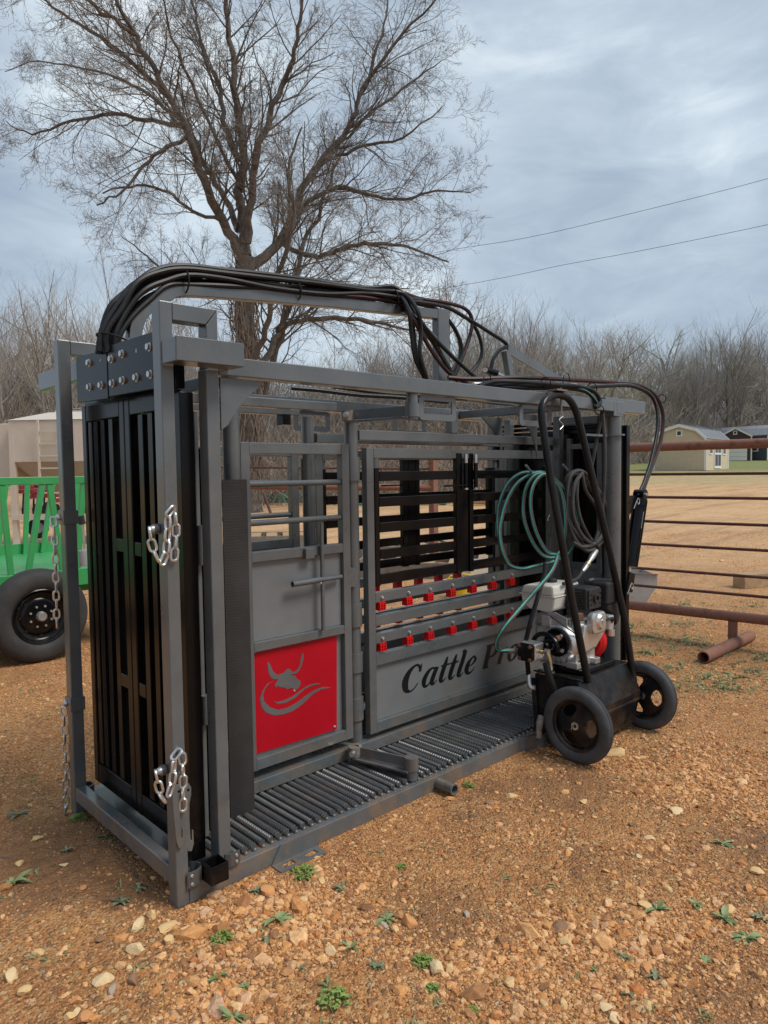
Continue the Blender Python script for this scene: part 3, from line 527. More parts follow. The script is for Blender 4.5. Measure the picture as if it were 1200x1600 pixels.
def main_tree():
    rnd = random.Random(42); S_ = 21.8
    W, T = MB(), MB()
    LIMBS = [[(10.751, 16.495, 0.055, 0.5), (10.762, 16.484, 0.735, 0.42), (10.79, 16.458, 2.283, 0.36), (10.803, 16.446, 3.818, 0.34), (10.788, 16.46, 5.342, 0.32), (10.755, 16.491, 6.666, 0.31), (10.834, 16.417, 7.979, 0.3)], [(10.834, 16.417, 7.979, 0.27), (10.853, 16.536, 9.135, 0.23), (10.783, 16.601, 9.882, 0.2), (10.955, 16.577, 11.037, 0.18), (10.89, 16.775, 12.201, 0.16), (10.841, 16.821, 13.313, 0.14), (10.832, 16.966, 14.477, 0.12), (10.794, 17.138, 15.646, 0.1), (10.778, 17.29, 17.186, 0.08), (10.936, 17.279, 19.09, 0.05), (10.824, 17.384, 20.548, 0.02)], [(10.828, 16.423, 7.605, 0.24), (10.377, 16.433, 8.412, 0.21), (9.907, 16.461, 9.082, 0.19), (9.379, 16.407, 10.094, 0.17), (8.965, 16.383, 11.1, 0.15), (8.478, 16.427, 11.814, 0.13), (8.054, 16.413, 12.498, 0.11), (7.632, 16.532, 13.131, 0.09), (7.257, 16.609, 13.826, 0.07), (6.892, 16.676, 14.58, 0.05), (6.635, 16.779, 15.46, 0.03)], [(10.789, 16.733, 8.796, 0.15), (10.843, 17.502, 9.964, 0.13), (10.635, 18.244, 11.058, 0.12), (10.482, 18.797, 12.114, 0.1), (10.244, 19.567, 12.903, 0.09), (9.872, 20.323, 13.762, 0.08), (9.224, 21.476, 14.594, 0.06), (8.425, 22.631, 15.081, 0.045), (7.603, 23.809, 15.471, 0.03), (6.822, 24.948, 15.339, 0.02)], [(10.965, 16.568, 7.66, 0.26), (11.506, 16.473, 8.082, 0.23), (12.059, 16.368, 8.629, 0.21), (12.493, 16.373, 9.463, 0.19), (12.905, 16.399, 10.354, 0.17), (13.685, 16.218, 11.498, 0.15), (14.492, 15.876, 12.622, 0.13), (14.959, 15.85, 13.774, 0.1), (15.458, 15.658, 14.99, 0.08), (15.838, 15.578, 16.222, 0.05), (16.143, 15.566, 17.569, 0.03)], [(10.759, 16.213, 8.29, 0.2), (10.698, 15.86, 9.467, 0.17), (10.63, 15.376, 10.555, 0.15), (10.74, 14.863, 11.462, 0.13), (10.976, 14.369, 12.385, 0.1), (11.051, 14.026, 13.285, 0.08), (11.121, 13.687, 14.159, 0.06), (11.127, 13.408, 15.172, 0.04)], [(10.881, 16.784, 10.896, 0.14), (10.94, 17.549, 12.305, 0.12), (10.999, 18.041, 13.661, 0.1), (10.902, 18.678, 14.858, 0.08), (10.886, 19.104, 16.217, 0.06), (10.79, 19.467, 17.73, 0.04)], [(12.492, 16.374, 9.365, 0.13), (12.766, 15.572, 9.89, 0.11), (13.15, 14.803, 10.108, 0.1), (13.581, 13.99, 9.738, 0.08), (14.135, 13.064, 9.483, 0.06), (14.676, 12.285, 9.651, 0.045), (15.27, 11.457, 9.525, 0.02)], [(12.088, 16.341, 8.629, 0.12), (12.265, 15.355, 8.015, 0.11), (12.539, 14.415, 7.948, 0.1), (12.761, 13.524, 8.022, 0.09), (13.024, 12.732, 7.924, 0.07), (13.465, 11.911, 7.644, 0.05), (13.886, 11.107, 7.199, 0.03)], [(11.024, 16.24, 4.387, 0.17), (11.634, 16.354, 5.42, 0.15), (12.077, 16.351, 6.096, 0.13), (12.782, 15.967, 6.284, 0.12), (13.549, 15.388, 6.332, 0.11), (14.35, 14.777, 6.259, 0.09), (15.083, 14.23, 6.067, 0.06), (15.823, 13.676, 5.914, 0.03)], [(11.316, 16.515, 3.465, 0.17), (11.857, 16.556, 5.078, 0.15), (12.313, 16.541, 6.315, 0.14), (12.745, 16.548, 7.576, 0.12), (13.153, 16.579, 8.862, 0.1), (13.651, 16.387, 9.931, 0.08), (14.095, 16.246, 11.216, 0.06), (14.617, 16.032, 12.309, 0.03)], [(10.783, 15.917, 4.895, 0.14), (10.849, 15.308, 5.922, 0.12), (10.799, 14.945, 6.751, 0.11), (10.863, 14.475, 7.549, 0.1), (10.957, 14.114, 8.695, 0.08), (10.726, 14.056, 9.647, 0.06), (10.876, 13.642, 10.731, 0.03)], [(9.141, 16.356, 10.971, 0.09), (8.448, 16.455, 10.455, 0.08), (7.966, 16.631, 10.036, 0.07), (7.327, 16.954, 9.121, 0.05), (6.735, 17.233, 8.719, 0.03)], [(10.049, 16.466, 8.843, 0.08), (9.196, 16.577, 8.948, 0.07), (8.563, 16.758, 9.373, 0.06), (7.867, 17.134, 9.48, 0.05), (7.031, 17.504, 9.205, 0.03)], [(10.807, 16.715, 6.715, 0.09), (10.472, 17.849, 7.162, 0.08), (9.898, 18.795, 7.547, 0.06), (9.319, 19.746, 8.437, 0.04), (8.826, 20.479, 9.11, 0.02)], [(8.478, 16.427, 11.814, 0.1), (8.201, 17.232, 12.63, 0.09), (7.633, 18.173, 13.589, 0.08), (7.016, 19.296, 14.541, 0.06), (6.406, 20.275, 15.453, 0.05), (5.753, 21.158, 16.492, 0.03)], [(7.632, 16.532, 13.131, 0.08), (6.822, 16.605, 13.404, 0.07), (5.971, 16.852, 13.944, 0.05), (5.177, 17.182, 14.214, 0.03)], [(8.965, 16.383, 11.1, 0.1), (8.504, 17.36, 11.475, 0.09), (7.842, 18.388, 11.811, 0.08), (7.013, 19.572, 11.794, 0.06), (6.288, 20.659, 11.585, 0.04), (5.811, 21.378, 12.058, 0.02)], [(14.959, 15.85, 13.774, 0.09), (15.414, 15.152, 14.865, 0.08), (15.885, 14.44, 15.732, 0.06), (16.34, 13.741, 16.383, 0.04), (16.567, 13.392, 17.284, 0.02)], [(13.685, 16.218, 11.498, 0.1), (14.017, 15.499, 11.558, 0.08), (14.409, 14.723, 11.709, 0.07), (14.927, 13.828, 11.755, 0.05), (15.572, 12.816, 12.452, 0.02)], [(14.492, 15.876, 12.622, 0.08), (15.247, 15.308, 13.262, 0.07), (16.083, 14.664, 14.105, 0.05), (16.923, 14.018, 14.851, 0.02)], [(11.026, 15.554, 6.354, 0.08), (11.286, 14.628, 6.948, 0.07), (11.701, 13.693, 6.831, 0.06), (12.216, 12.665, 6.54, 0.04), (12.9, 11.617, 6.448, 0.02)], [(10.881, 16.51, 9.88, 0.1), (10.1, 16.281, 10.698, 0.08), (9.07, 16.148, 12.249, 0.06), (8.469, 16.025, 13.153, 0.05), (8.166, 15.898, 14.116, 0.03)]]
    kidn = 0
    for li, l in enumerate(LIMBS):
        P = [Vector(q[:3]) for q in l]; rr = [q[3] for q in l]
        sp_ = spline([tuple(p) + (r,) for p, r in zip(P, rr)], 4)
        pts = []; rad = []
        for k, q in enumerate(sp_):
            j = .035 if k else 0; pts.append(Vector(q[:3]) + Vector((rnd.gauss(0, j), rnd.gauss(0, j), rnd.gauss(0, j * .5)))); rad.append(max(.010, q[3] * (.68 if li else .95)))
        W.tube(pts, rad, 10 if li < 3 else 7, cap=False)
        L_ = sum((pts[i + 1] - pts[i]).length for i in range(len(pts) - 1))
        if li == 0:
            n, lo = 10, .55
        else: n, lo = int(L_ * 3.5), .12
        for k in range(n):
            t_ = lo + (1 - lo) * (k + rnd.random()) / n; i = min(int(t_ * (len(pts) - 1)), len(pts) - 2); seg = (pts[i + 1] - pts[i]).normalized()
            ax = seg.orthogonal().normalized(); ax.rotate(Matrix.Rotation(rnd.uniform(0, 6.28), 3, seg)); nd = seg.copy(); nd.rotate(Matrix.Rotation(rnd.uniform(.45, 1.0), 3, ax)); nd = (nd + Vector((0, 0, .12))).normalized()
            grow([W, T], pts[i], nd, rnd.uniform(1.1, 2.6) * (1.15 - .5 * t_) * (.7 if li == 0 else 1), min(rad[i] * .34, .034), 1, rnd, 4, .62, .05, (4, 6, 5, 4), 5, .17)
    # tip sprays
    o = thing('bare_tree', 'tall bare many-limbed tree standing behind the chute, its crown filling the upper left sky', 'tree', (9.358, 14.29, 0.276))
    part('trunk', W, M['bark'], o); part('twigs', T, M['twig'], o, kind='stuff')
    # dead vines wound round the trunk
    V = MB(); P0 = [Vector(q[:3]) for q in LIMBS[0]]
    for k in range(90):
        a = rnd.uniform(0, 6.28); pts = []; tw = rnd.uniform(-1.2, 1.2); z0 = rnd.uniform(0, .7)
        for j in range(12):
            t_ = min(.999, z0 + j / 11 * rnd.uniform(.3, .36)); i = min(int(t_ * (len(P0) - 1)), len(P0) - 2); c_ = P0[i].lerp(P0[i + 1], t_ * (len(P0) - 1) - i)
            a += tw * .25 + rnd.gauss(0, .18); q = .36 + rnd.uniform(-.02, .12); pts.append(c_ + Vector((math.cos(a) * q, math.sin(a) * q, 0)))
        V.tube(pts, rnd.uniform(.008, .018), 4, cap=False)
    part('climbing_vines', V, M['vine'], o, kind='stuff')
main_tree()
print('maintree done')
def proto(seed, h, kids, spread, maxl=3, forks=1, up=.25, r0=.16, start=.25):
    rnd = random.Random(seed); W, T = MB(), MB()
    for k in range(forks):
        d = Vector((rnd.gauss(0, .10 + .10 * (forks > 1)), rnd.gauss(0, .10 + .1 * (forks > 1)), 1)).normalized()
        grow([W, T], Vector((rnd.gauss(0, .1), rnd.gauss(0, .1), -.1)), d, h * rnd.uniform(.78, .95), r0, 0, rnd, maxl, spread * 1.15, up * 1.0, kids, 7, .085)
    zm = max(v[2] for v in T.v)
    for q_ in (W, T): q_.v = [(v[0] * 10 / zm, v[1] * 10 / zm, v[2] * 10 / zm) for v in q_.v]
    return mesh_of('trunk', W, M['bark_far']), mesh_of('crown', T, M['twig_far'])
PROTO = [proto(1, 12, (13, 7, 6, 4), .62, 3), proto(2, 12, (16, 6, 5, 4), .5, 3), proto(3, 12, (12, 8, 6, 4), .8, 3, 1), proto(4, 10, (9, 6, 6, 4), .55, 3, 3, r0=.10),
         proto(5, 12, (15, 7, 5, 4), .45, 3, 2, r0=.12), proto(6, 11, (14, 8, 5, 4), .7, 3)]
CROWN = {}
for k, (a, c_) in enumerate(PROTO):
    for mt in ('twig_far', 'twig_red', 'twig_green'):
        c2 = c_.copy(); c2.materials.clear(); c2.materials.append(M[mt]); CROWN[k, mt] = c2
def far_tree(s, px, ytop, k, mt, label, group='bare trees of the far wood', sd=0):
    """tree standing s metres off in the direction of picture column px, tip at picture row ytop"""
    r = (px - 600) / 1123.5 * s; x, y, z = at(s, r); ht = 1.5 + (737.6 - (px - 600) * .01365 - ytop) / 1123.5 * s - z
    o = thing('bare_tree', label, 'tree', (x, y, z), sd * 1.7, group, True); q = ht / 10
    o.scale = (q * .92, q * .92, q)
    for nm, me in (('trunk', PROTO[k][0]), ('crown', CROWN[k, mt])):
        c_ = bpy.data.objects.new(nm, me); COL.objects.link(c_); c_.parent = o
rnd = random.Random(77)
FRONT = [ # single trees one can pick out
 (40, 25, 408, 0, 'twig_far', 'bare tree rising behind the beige bin at the left edge'),
 (38, 85, 425, 2, 'twig_far', 'forked bare tree above the beige bin, left of the left post'),
 (44, 145, 418, 1, 'twig_far', 'slender bare tree between the left post and the hose arch'),
 (42, -30, 400, 4, 'twig_far', 'bare tree partly cut by the left edge'),
 (34, 215, 330, 3, 'twig_far', 'thin many stemmed bare tree left of the big trunk'),
 (36, 290, 380, 4, 'twig_far', 'brushy bare tree just left of the big trunk'),
 (60, 760, 425, 3, 'twig_far', 'wide bare tree right of the big tree crown, left of the sky gap'),
 (62, 700, 430, 5, 'twig_far', 'bare tree behind the fall of hoses'),
 (64, 830, 455, 0, 'twig_red', 'reddish bare tree above the right end of the chute'),
 (60, 880, 480, 3, 'twig_red', 'rounded reddish bare tree above the cart handle'),
 (58, 975, 545, 3, 'twig_green', 'small budding yellowish green tree behind the rear chute arm'),
 (105, 1030, 500, 0, 'twig_far', 'gray bare tree behind the tan shed'),
 (100, 1097, 474, 4, 'twig_far', 'fan shaped bare tree rising behind the gray roofs'),
 (104, 1165, 474, 1, 'twig_far', 'tall bare tree right of the fan shaped one'),
 (100, 1205, 500, 2, 'twig_far', 'bare tree cut by the right edge'),
 (62, 925, 500, 5, 'twig_far', 'bare tree over the far end of the chute'),
 (58, 640, 470, 2, 'twig_far', 'bare tree low between the big trunk and the hoses'),
 (58, 560, 500, 0, 'twig_far', 'bare tree just right of the big trunk'),
]
for i, a in enumerate(FRONT): far_tree(*a, sd=i)
NAMEK = {'twig_far': 'gray brown', 'twig_red': 'reddish brown', 'twig_green': 'budding greenish'}
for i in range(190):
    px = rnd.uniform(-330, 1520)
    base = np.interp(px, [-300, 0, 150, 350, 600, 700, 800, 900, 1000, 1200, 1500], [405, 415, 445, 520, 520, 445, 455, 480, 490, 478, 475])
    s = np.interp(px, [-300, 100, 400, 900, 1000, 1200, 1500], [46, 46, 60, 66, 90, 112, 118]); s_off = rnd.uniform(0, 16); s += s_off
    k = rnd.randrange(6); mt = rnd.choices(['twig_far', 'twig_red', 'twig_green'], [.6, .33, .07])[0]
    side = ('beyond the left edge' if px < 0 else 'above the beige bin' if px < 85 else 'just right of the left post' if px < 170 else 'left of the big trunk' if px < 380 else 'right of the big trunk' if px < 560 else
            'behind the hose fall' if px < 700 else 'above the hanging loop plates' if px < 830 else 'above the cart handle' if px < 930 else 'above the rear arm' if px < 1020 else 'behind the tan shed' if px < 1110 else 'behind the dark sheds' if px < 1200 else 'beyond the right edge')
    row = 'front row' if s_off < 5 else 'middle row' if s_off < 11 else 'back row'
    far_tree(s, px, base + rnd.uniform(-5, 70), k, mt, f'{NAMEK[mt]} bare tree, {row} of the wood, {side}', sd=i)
# undergrowth of the wood: a thicket nobody could count
def thicket(name, n, srange, pxr, hmax, mat, seed, thick=(.010, .028), lean=.5):
    rnd = random.Random(seed); mb = MB()
    for k in range(n):
        px = rnd.uniform(*pxr); s0, s1 = srange(px); s = rnd.uniform(s0, s1); x, y, z = at(s, (px - 600) / 1123.5 * s)
        h_ = hmax * (rnd.random() ** .7) + .5; d = Vector((rnd.gauss(0, lean), rnd.gauss(0, lean), 1)).normalized(); p = Vector((x, y, z)); pts = [p.copy()]
        for j in range(4):
            d = (d + Vector((rnd.gauss(0, .22), rnd.gauss(0, .22), -.05))).normalized(); p = p + d * h_ / 4; pts.append(p.copy())
        r_ = rnd.uniform(*thick); mb.tube(pts, [r_ * 1.2, r_, r_ * .8, r_ * .6, r_ * .3], 3, cap=False)
        for j in range(3):
            q = pts[1 + j]; d2 = (d + Vector((rnd.gauss(0, .8), rnd.gauss(0, .8), rnd.uniform(0, .5)))).normalized(); mb.tube([q, q + d2 * h_ * .2, q + d2 * h_ * .36 + Vector((0, 0, .1))], [r_ * .6, r_ * .5, r_ * .25], 3, cap=False)
    part(name, mb, mat, kind='stuff')
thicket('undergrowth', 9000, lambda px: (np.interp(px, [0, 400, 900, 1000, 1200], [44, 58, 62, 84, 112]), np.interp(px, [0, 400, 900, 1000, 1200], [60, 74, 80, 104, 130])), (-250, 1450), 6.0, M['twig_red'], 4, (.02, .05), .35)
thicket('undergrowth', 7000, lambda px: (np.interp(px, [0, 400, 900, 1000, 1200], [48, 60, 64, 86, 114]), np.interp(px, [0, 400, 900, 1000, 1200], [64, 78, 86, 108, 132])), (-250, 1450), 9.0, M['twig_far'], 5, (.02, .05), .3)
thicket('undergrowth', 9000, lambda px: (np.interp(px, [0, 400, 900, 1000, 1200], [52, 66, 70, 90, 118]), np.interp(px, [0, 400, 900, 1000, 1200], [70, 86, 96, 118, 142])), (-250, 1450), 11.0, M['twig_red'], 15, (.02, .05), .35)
thicket('brush_thicket', 2600, lambda px: (24, 42), (200, 860), 3.4, M['vine'], 6, (.008, .022), .9)
# the wooded rise behind closes the view between the trunks
bk = MB(); v = []; f = []
for i, px in enumerate(range(-600, 1801, 60)):
    s = np.interp(px, [-300, 100, 400, 900, 1000, 1200, 1500], [84, 84, 96, 104, 130, 148, 158]); x, y, z = at(s, (px - 600) / 1123.5 * s); hgt = s * .075 + 1.2 * math.sin(i * 1.7) + .8 * math.sin(i * .6)
    x2, y2, z2 = at(s + 30, (px - 600) / 1123.5 * (s + 30))
    v += [(x, y, z - 1), (x + FX * 6, y + FY * 6, z + hgt * .7), (x2, y2, z2 + hgt)]
for i in range(len(v) // 3 - 1):
    a = i * 3; f += [(a, a + 3, a + 4, a + 1), (a + 1, a + 4, a + 5, a + 2)]
bk.add(v, f, True)
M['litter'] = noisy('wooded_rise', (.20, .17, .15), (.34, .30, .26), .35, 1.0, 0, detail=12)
part('hills', bk, M['litter'], kind='structure')
print('woods done')

# ================================================================== the cattle squeeze chute
ch = thing('cattle_chute', 'gray and black steel cattle squeeze chute with red bull panel, standing on the gravel', 'livestock chute', (0, 0, 0))
BV = .004
def box(name, x0, x1, y0, y1, z0, z1, mat='gray', parent=None, bevel=BV, **k): return part(name, MB().box(x0, x1, y0, y1, z0, z1), M[mat], parent or ch, bevel, **k)
def bolts(name, pts, d, parent, r=.011, h=.010, mat='zinc'):
    me = None
    for p in pts:
        if me is None:
            o = part(name, MB().hexbolt(p, d, r, h), M[mat], parent); me = o; p0 = Vector(p)
        else:
            c_ = copy_part(me, parent); c_.location = Vector(p) - p0
# base frame and rebar floor
box('base_beam', .0475, 3.02, .001, .05, 0, .070); box('base_beam', .03, 3.02, .99, 1.04, 0, .070)
box('base_beam', .002, .048, .062, .948, .066, .130)
box('base_beam', 2.97, 3.018, .052, .988, .002, .068)
for x in (.55, 1.5, 2.4): box('cross_member', x, x + .05, .052, .988, .004, .056, 'floor_gray', bevel=0)
def rebar(tilt):
    m = MB(); L_ = .955; r = .0115; n = 10; v = []; f = []; k = 190
    for i in range(k + 1):
        y = L_ * i / k
        for j in range(n):
            a = 2 * math.pi * j / n; rid = .0042 if ((i + (tilt * j * .25)) % 3) < 1 else 0
            if j in (0, 5): rid = .0022
            v.append(((r + rid) * math.cos(a), y, (r + rid) * math.sin(a)))
    for i in range(k):
        for j in range(n): f.append((i * n + j, i * n + (j + 1) % n, (i + 1) * n + (j + 1) % n, (i + 1) * n + j))
    f += [tuple(range(n)), tuple(k * n + j for j in range(n))]
    return m.add(v, f, True)
rb = [mesh_of('floor_bar', rebar(tl), M['floor_gray']) for tl in (1, -1)]
rnd = random.Random(9); x = .22; i = 0
while x < 2.95:
    o = bpy.data.objects.new('floor_bar', rb[rnd.random() < .5]); COL.objects.link(o); o.parent = ch; o.location = (x, .042, .0805); o.rotation_euler = (0, rnd.choice((0, .6, 1.2, 1.57, .3)), 0); x += .0388
wd = MB(); x = .22
while x < 2.95:
    c_ = Vector((x, .034, .074)); wd.lathe([(.001, .008), (.006, .007), (.011, .002), (.012, -.004)], c_, (0, 0, 1), 8); x += .0388
part('weld_beads', wd, M['floor_gray'], ch, kind='stuff')
box('threshold_plate', .05, .20, .052, .985, .070, .076, 'floor_gray', bevel=0)

# front end frame: two looped posts
def loop_post(y0, y1, name='front_post'):
    box(name, 0, .046, y0, y1, .0, 2.078)
    m = MB(); m.prism([(.0475, 2.076), (.0475, 2.018), (.170, 2.018), (.218, 2.076)], 'y', y0 + .001, y1 - .001); part('post_loop', m, M['gray'], ch, .003)
    part('loop_leg', MB().prism([(.172, 1.86), (.217, 1.86), (.217, 2.0735), (.172, 2.0165)], 'y', y0 + .001, y1 - .001), M['gray'], ch, .003)
loop_post(0, .060)
box('front_post', 0, .052, .950, 1.006, 0, 2.085)
m = MB(); m.prism([(.0535, 2.083), (.0535, 2.024), (.225, 2.024), (.272, 2.083)], 'y', .951, 1.005); part('post_loop', m, M['gray'], ch, .003)
part('rear_leg', MB().prism([(.227, .08), (.272, .08), (.272, 2.0815), (.227, 2.0225)], 'y', .953, 1.003), M['gray'], ch, .003)
# hood channel wrapped round the near post
m = MB(); m.box(.004, .010, -.098, -.002, 1.869, 1.945); m.box(.004, .256, -.105, -.099, 1.869, 1.948); m.box(.010, .256, -.099, -.003, 1.8685, 1.8715); m.box(.250, .256, -.099, -.003, 1.8725, 1.947)
part('hood_channel', m, M['gray'], ch, .0015)
wl = MB(); rnd = random.Random(2)
for k in range(16): z = 1.871 + k * .0048; wl.lathe([(.0005, .003), (.0035, .0015), (.004, 0)], (.004, -.103, z), (-1, -1, 0), 6)
part('weld_seam', wl, M['gray'], ch)
# third near post
box('front_post', .166, .216, .0, .06, .072, 1.866)
# bent strap clamps and their rivets
def strap(cx, y0, z0, z1, side=1, back=.0):
    pts = []
    for a in range(-90, 91, 15): pts.append((cx + .030 * math.cos(R(a)) * 0, 0))
    prof = [(cx - .020, y0 - .004), (cx + .018, y0 - .005), (cx + .036, y0 + .004), (cx + .046, y0 + .022), (cx + .043, y0 + .046), (cx + .026, y0 + .060)]
    if side < 0: prof = [(2 * cx - p[0], p[1]) for p in prof]
    m = MB(); n = len(prof); v = []
    for p in prof: v += [(p[0], p[1] - .004, z0), (p[0], p[1] - .004, z1), (p[0] - .004 * side, p[1] + .001, z0), (p[0] - .004 * side, p[1] + .001, z1)]
    f = []
    for i in range(n - 1):
        a = i * 4; f += [(a, a + 4, a + 5, a + 1), (a + 2, a + 3, a + 7, a + 6), (a + 1, a + 5, a + 7, a + 3), (a, a + 2, a + 6, a + 4)]
    f += [(0, 1, 3, 2), (a + 4, a + 6, a + 7, a + 5)]
    m.add(v, f); o = part('strap_clamp', m, M['floor_gray'], ch, .001)
    for z in (z0 + .012, z1 - .014): part('rivet', MB().lathe([(.0005, .005), (.005, .004), (.007, 0)], (cx - .006 * side, y0 - .009, z), (0, -1, 0), 10), M['zinc'], o)
strap(.058, -.004, .062, .118); strap(.224, -.004, .075, .125, -1)
strap(.045, .944, .066, .120)
# open black socket tube on the base beam
m = MB()
sx0, sx1, sy0, sy1, sz0, sz1 = .098, .168, -.062, .010, .066, .132
m.box(sx0, sx0 + .005, sy0, sy1, sz0, sz1); m.box(sx1 - .005, sx1, sy0, sy1, sz0, sz1); m.box(sx0 + .0051, sx1 - .0051, sy0, sy0 + .005, sz0, sz1); m.box(sx0 + .0051, sx1 - .0051, sy1 - .005, sy1, sz0, sz1); m.box(sx0 + .0051, sx1 - .0051, sy0 + .0051, sy1 - .0051, sz0, sz0 + .004)
part('socket_tube', m, M['black'], ch, .001)
# locking latch hooks beside the near post
for xx, yy, zt, sc_ in ((0.002, -.010, 0.441, 0.9469), (0.044, .004, 0.428, 1.0327)):
    pr = [(-.012, -.008), (.0, .006), (.014, .0), (.023, -.016), (.022, -.04), (.014, -.07), (.012, -.12), (.013, -.165), (.015, -.200), (.020, -.198), (.021, -.165), (.026, -.165), (.027, -.212), (.018, -.236), (.004, -.232), (-.004, -.205), (-.010, -.13), (-.014, -.05)]
    o = part('latch_hook', MB().prism([(xx + a * .95, zt + b_ * sc_) for a, b_ in pr], 'y', yy - .003, yy + .003), M['gray'], ch, .001)
    part('hook_hole', MB().cyl((xx + .010, yy - .0034, zt - .022), (xx + .010, yy - .0028, zt - .022), .005, 10), M['black'], o)

# sliding head gate halves with vertical slats
GX0, GX1 = .092, .142
def gate_half(y0, y1, slats, deep=.07):
    g = []
    box('gate_stile', GX0, GX1, y0, y0 + .045, .135, 1.806, 'black'); box('gate_stile', GX0, GX1, y1 - .045, y1, .135, 1.806, 'black')
    box('gate_rail', GX0 + .001, GX1 - .001, y0 + .047, y1 - .047, 1.735, 1.805, 'black'); box('gate_rail', GX0 + .001, GX1 - .001, y0 + .047, y1 - .047, .136, .225, 'black')
    for s0 in slats: box('gate_slat', GX0 + .006, GX0 + .006 + deep, s0, s0 + .040, .227, 1.733, 'black', bevel=.002)
gate_half(.522, .958, [.648, .732, .806, .866], .06); gate_half(.135, .516, [.368, .285, .205], .06)
for z in (1.19, .63):
    box('gate_spacer', GX0 + .004, GX0 + .050, .5685, .6465, z, z + .055, 'black'); box('gate_spacer', GX0 + .004, GX0 + .050, .409, .469, z - .005, z + .05, 'black')
box('gate_backing', .188, .194, .15, .50, .14, 1.74, 'black', bevel=0)
box('gate_backing', .176, .182, .58, .95, .14, 1.74, 'black', bevel=0)
for y0, y1 in ((.524, .842), (.226, .514)):
    c_ = .03; poly = [(y0, 1.808), (y1, 1.808), (y1, 1.985 - (0 if y0 < .5 else 0)), (y1 - .006, 2.000), (y0 + c_, 2.000), (y0, 1.985)]
    if y0 > .5: poly = [(y0, 1.800), (y1, 1.808), (y1, 1.998), (y0 + c_, 1.990), (y0, 1.965)]
    else: poly = [(y0 - .12, 1.800), (y1, 1.806), (y1, 1.965), (y1 - .03, 2.000), (y0 - .12, 1.996)]
    part('gate_plate', MB().prism(poly, 'x', .034, .044), M['black'], ch, .002)
bolts('plate_bolt', [(.034, *p) for p in [(0.695, 1.957), (0.474, 1.945), (0.374, 1.952), (0.698, 1.86), (0.58, 1.856), (0.47, 1.853), (0.376, 1.855), (0.26, 1.853), (0.146, 1.852), (0.149, 1.947)]], (-1, 0, 0), ch, .0120, .010)
part('plate_hole', MB().cyl((.0338, 0.584, 1.954), (.0332, 0.584, 1.954), .007, 10), M['galv'], ch)
part('plate_hole', MB().cyl((.0338, 0.258, 1.948), (.0332, 0.258, 1.948), .008, 10), M['galv'], ch)
box('guide_tube', .100, .154, .072, .125, .10, 1.792, 'black')
box('header_beam', .1155, .155, .13, .98, 1.809, 1.93, 'black')
box('hinge_bar', .222, .240, .20, .235, .10, 1.74, 'gray'); box('hinge_bar', .245, .275, .20, .24, .12, 1.60, 'black')
part('hinge_knuckle', MB().cyl((.231, .185, 1.16), (.231, .185, 1.31), .018), M['gray'], ch)
part('hinge_knuckle', MB().cyl((.231, .185, .55), (.231, .185, .66), .018), M['gray'], ch)
# wide cross arm over the gate, its near end shows above the near post, its far end sticks out left
box('cross_arm', .080, .112, .22, 1.468, 1.918, 2.0)
# bracket bands with eye bolts for the chains
for y, z in ((1.045, 1.3227), (1.045, 0.4984)):
    part('chain_bracket', MB().box(-.006, .058, .944, 1.012, z - .03, z + .03), M['gray'], ch, .002)
    part('chain_bolt', MB().lathe([(.0005, .016), (.010, .013), (.014, .004), (.014, 0)], (-.007, .995, z), (-1, 0, 0), 12), M['zinc'], ch)
for z in (1.3178, 0.4811):
    part('chain_eye', MB().cyl((-.004, .052, z), (-.020, .052, z), .018, 16), M['gray'], ch, label='round chain eye welded to the post')
    part('chain_bolt', MB().lathe([(.0005, .016), (.010, .013), (.014, .004), (.014, 0)], (-.020, .052, z), (-1, 0, 0), 12), M['zinc'], ch)

# rubber flap and the pipe post it hangs on
fp = MB(); v = []
for i in range(9):
    t_ = i / 8; x = .385 + .115 * t_; y = .285 - .010 * math.sin(math.pi * t_)
    v += [(x, y, .085), (x, y, 1.478), (x, y + .005, .085), (x, y + .005, 1.478)]
f = []
for i in range(8): a = i * 4; f += [(a, a + 4, a + 5, a + 1), (a + 2, a + 3, a + 7, a + 6), (a + 1, a + 5, a + 7, a + 3), (a, a + 2, a + 6, a + 4)]
f += [(0, 1, 3, 2), (32, 34, 35, 33)]
fp.add(v, f, True); part('rubber_flap', fp, M['flap'], ch)
part('pipe_post', MB().cyl((.50, .40, .08), (.50, .40, 1.82), .036, 20), M['gray'], ch)
part('pipe_post', MB().cyl((.50, .84, .08), (.50, .84, 1.82), .036, 20), M['gray'], ch)

# gusset under the near top rail
gpz = [(0.236, 1.845), (0.423, 1.845), (0.399, 1.82), (0.365, 1.794), (0.332, 1.764), (0.304, 1.734), (0.282, 1.706), (0.265, 1.677), (0.236, 1.658)]
part('gusset_plate', MB().prism(gpz, 'y', .026, .034), M['gray'], ch, .001)

# top rails
box('top_rail', .218, 2.93, 0, .065, 1.850, 1.917); box('top_rail', .284, 2.93, .975, 1.04, 1.850, 1.917)
box('top_rail_stub', 2.932, 3.035, .002, .070, 1.822, 1.912)
box('rear_arm', 3.00, 3.52, .10, .17, 1.865, 1.950); 
for x in (.40, 2.62): box('top_cross_tube', x, x + .05, .067, .973, 1.853, 1.905)
box('ridge_beam', 1.60, 2.62, .50, .55, 1.907, 1.945)

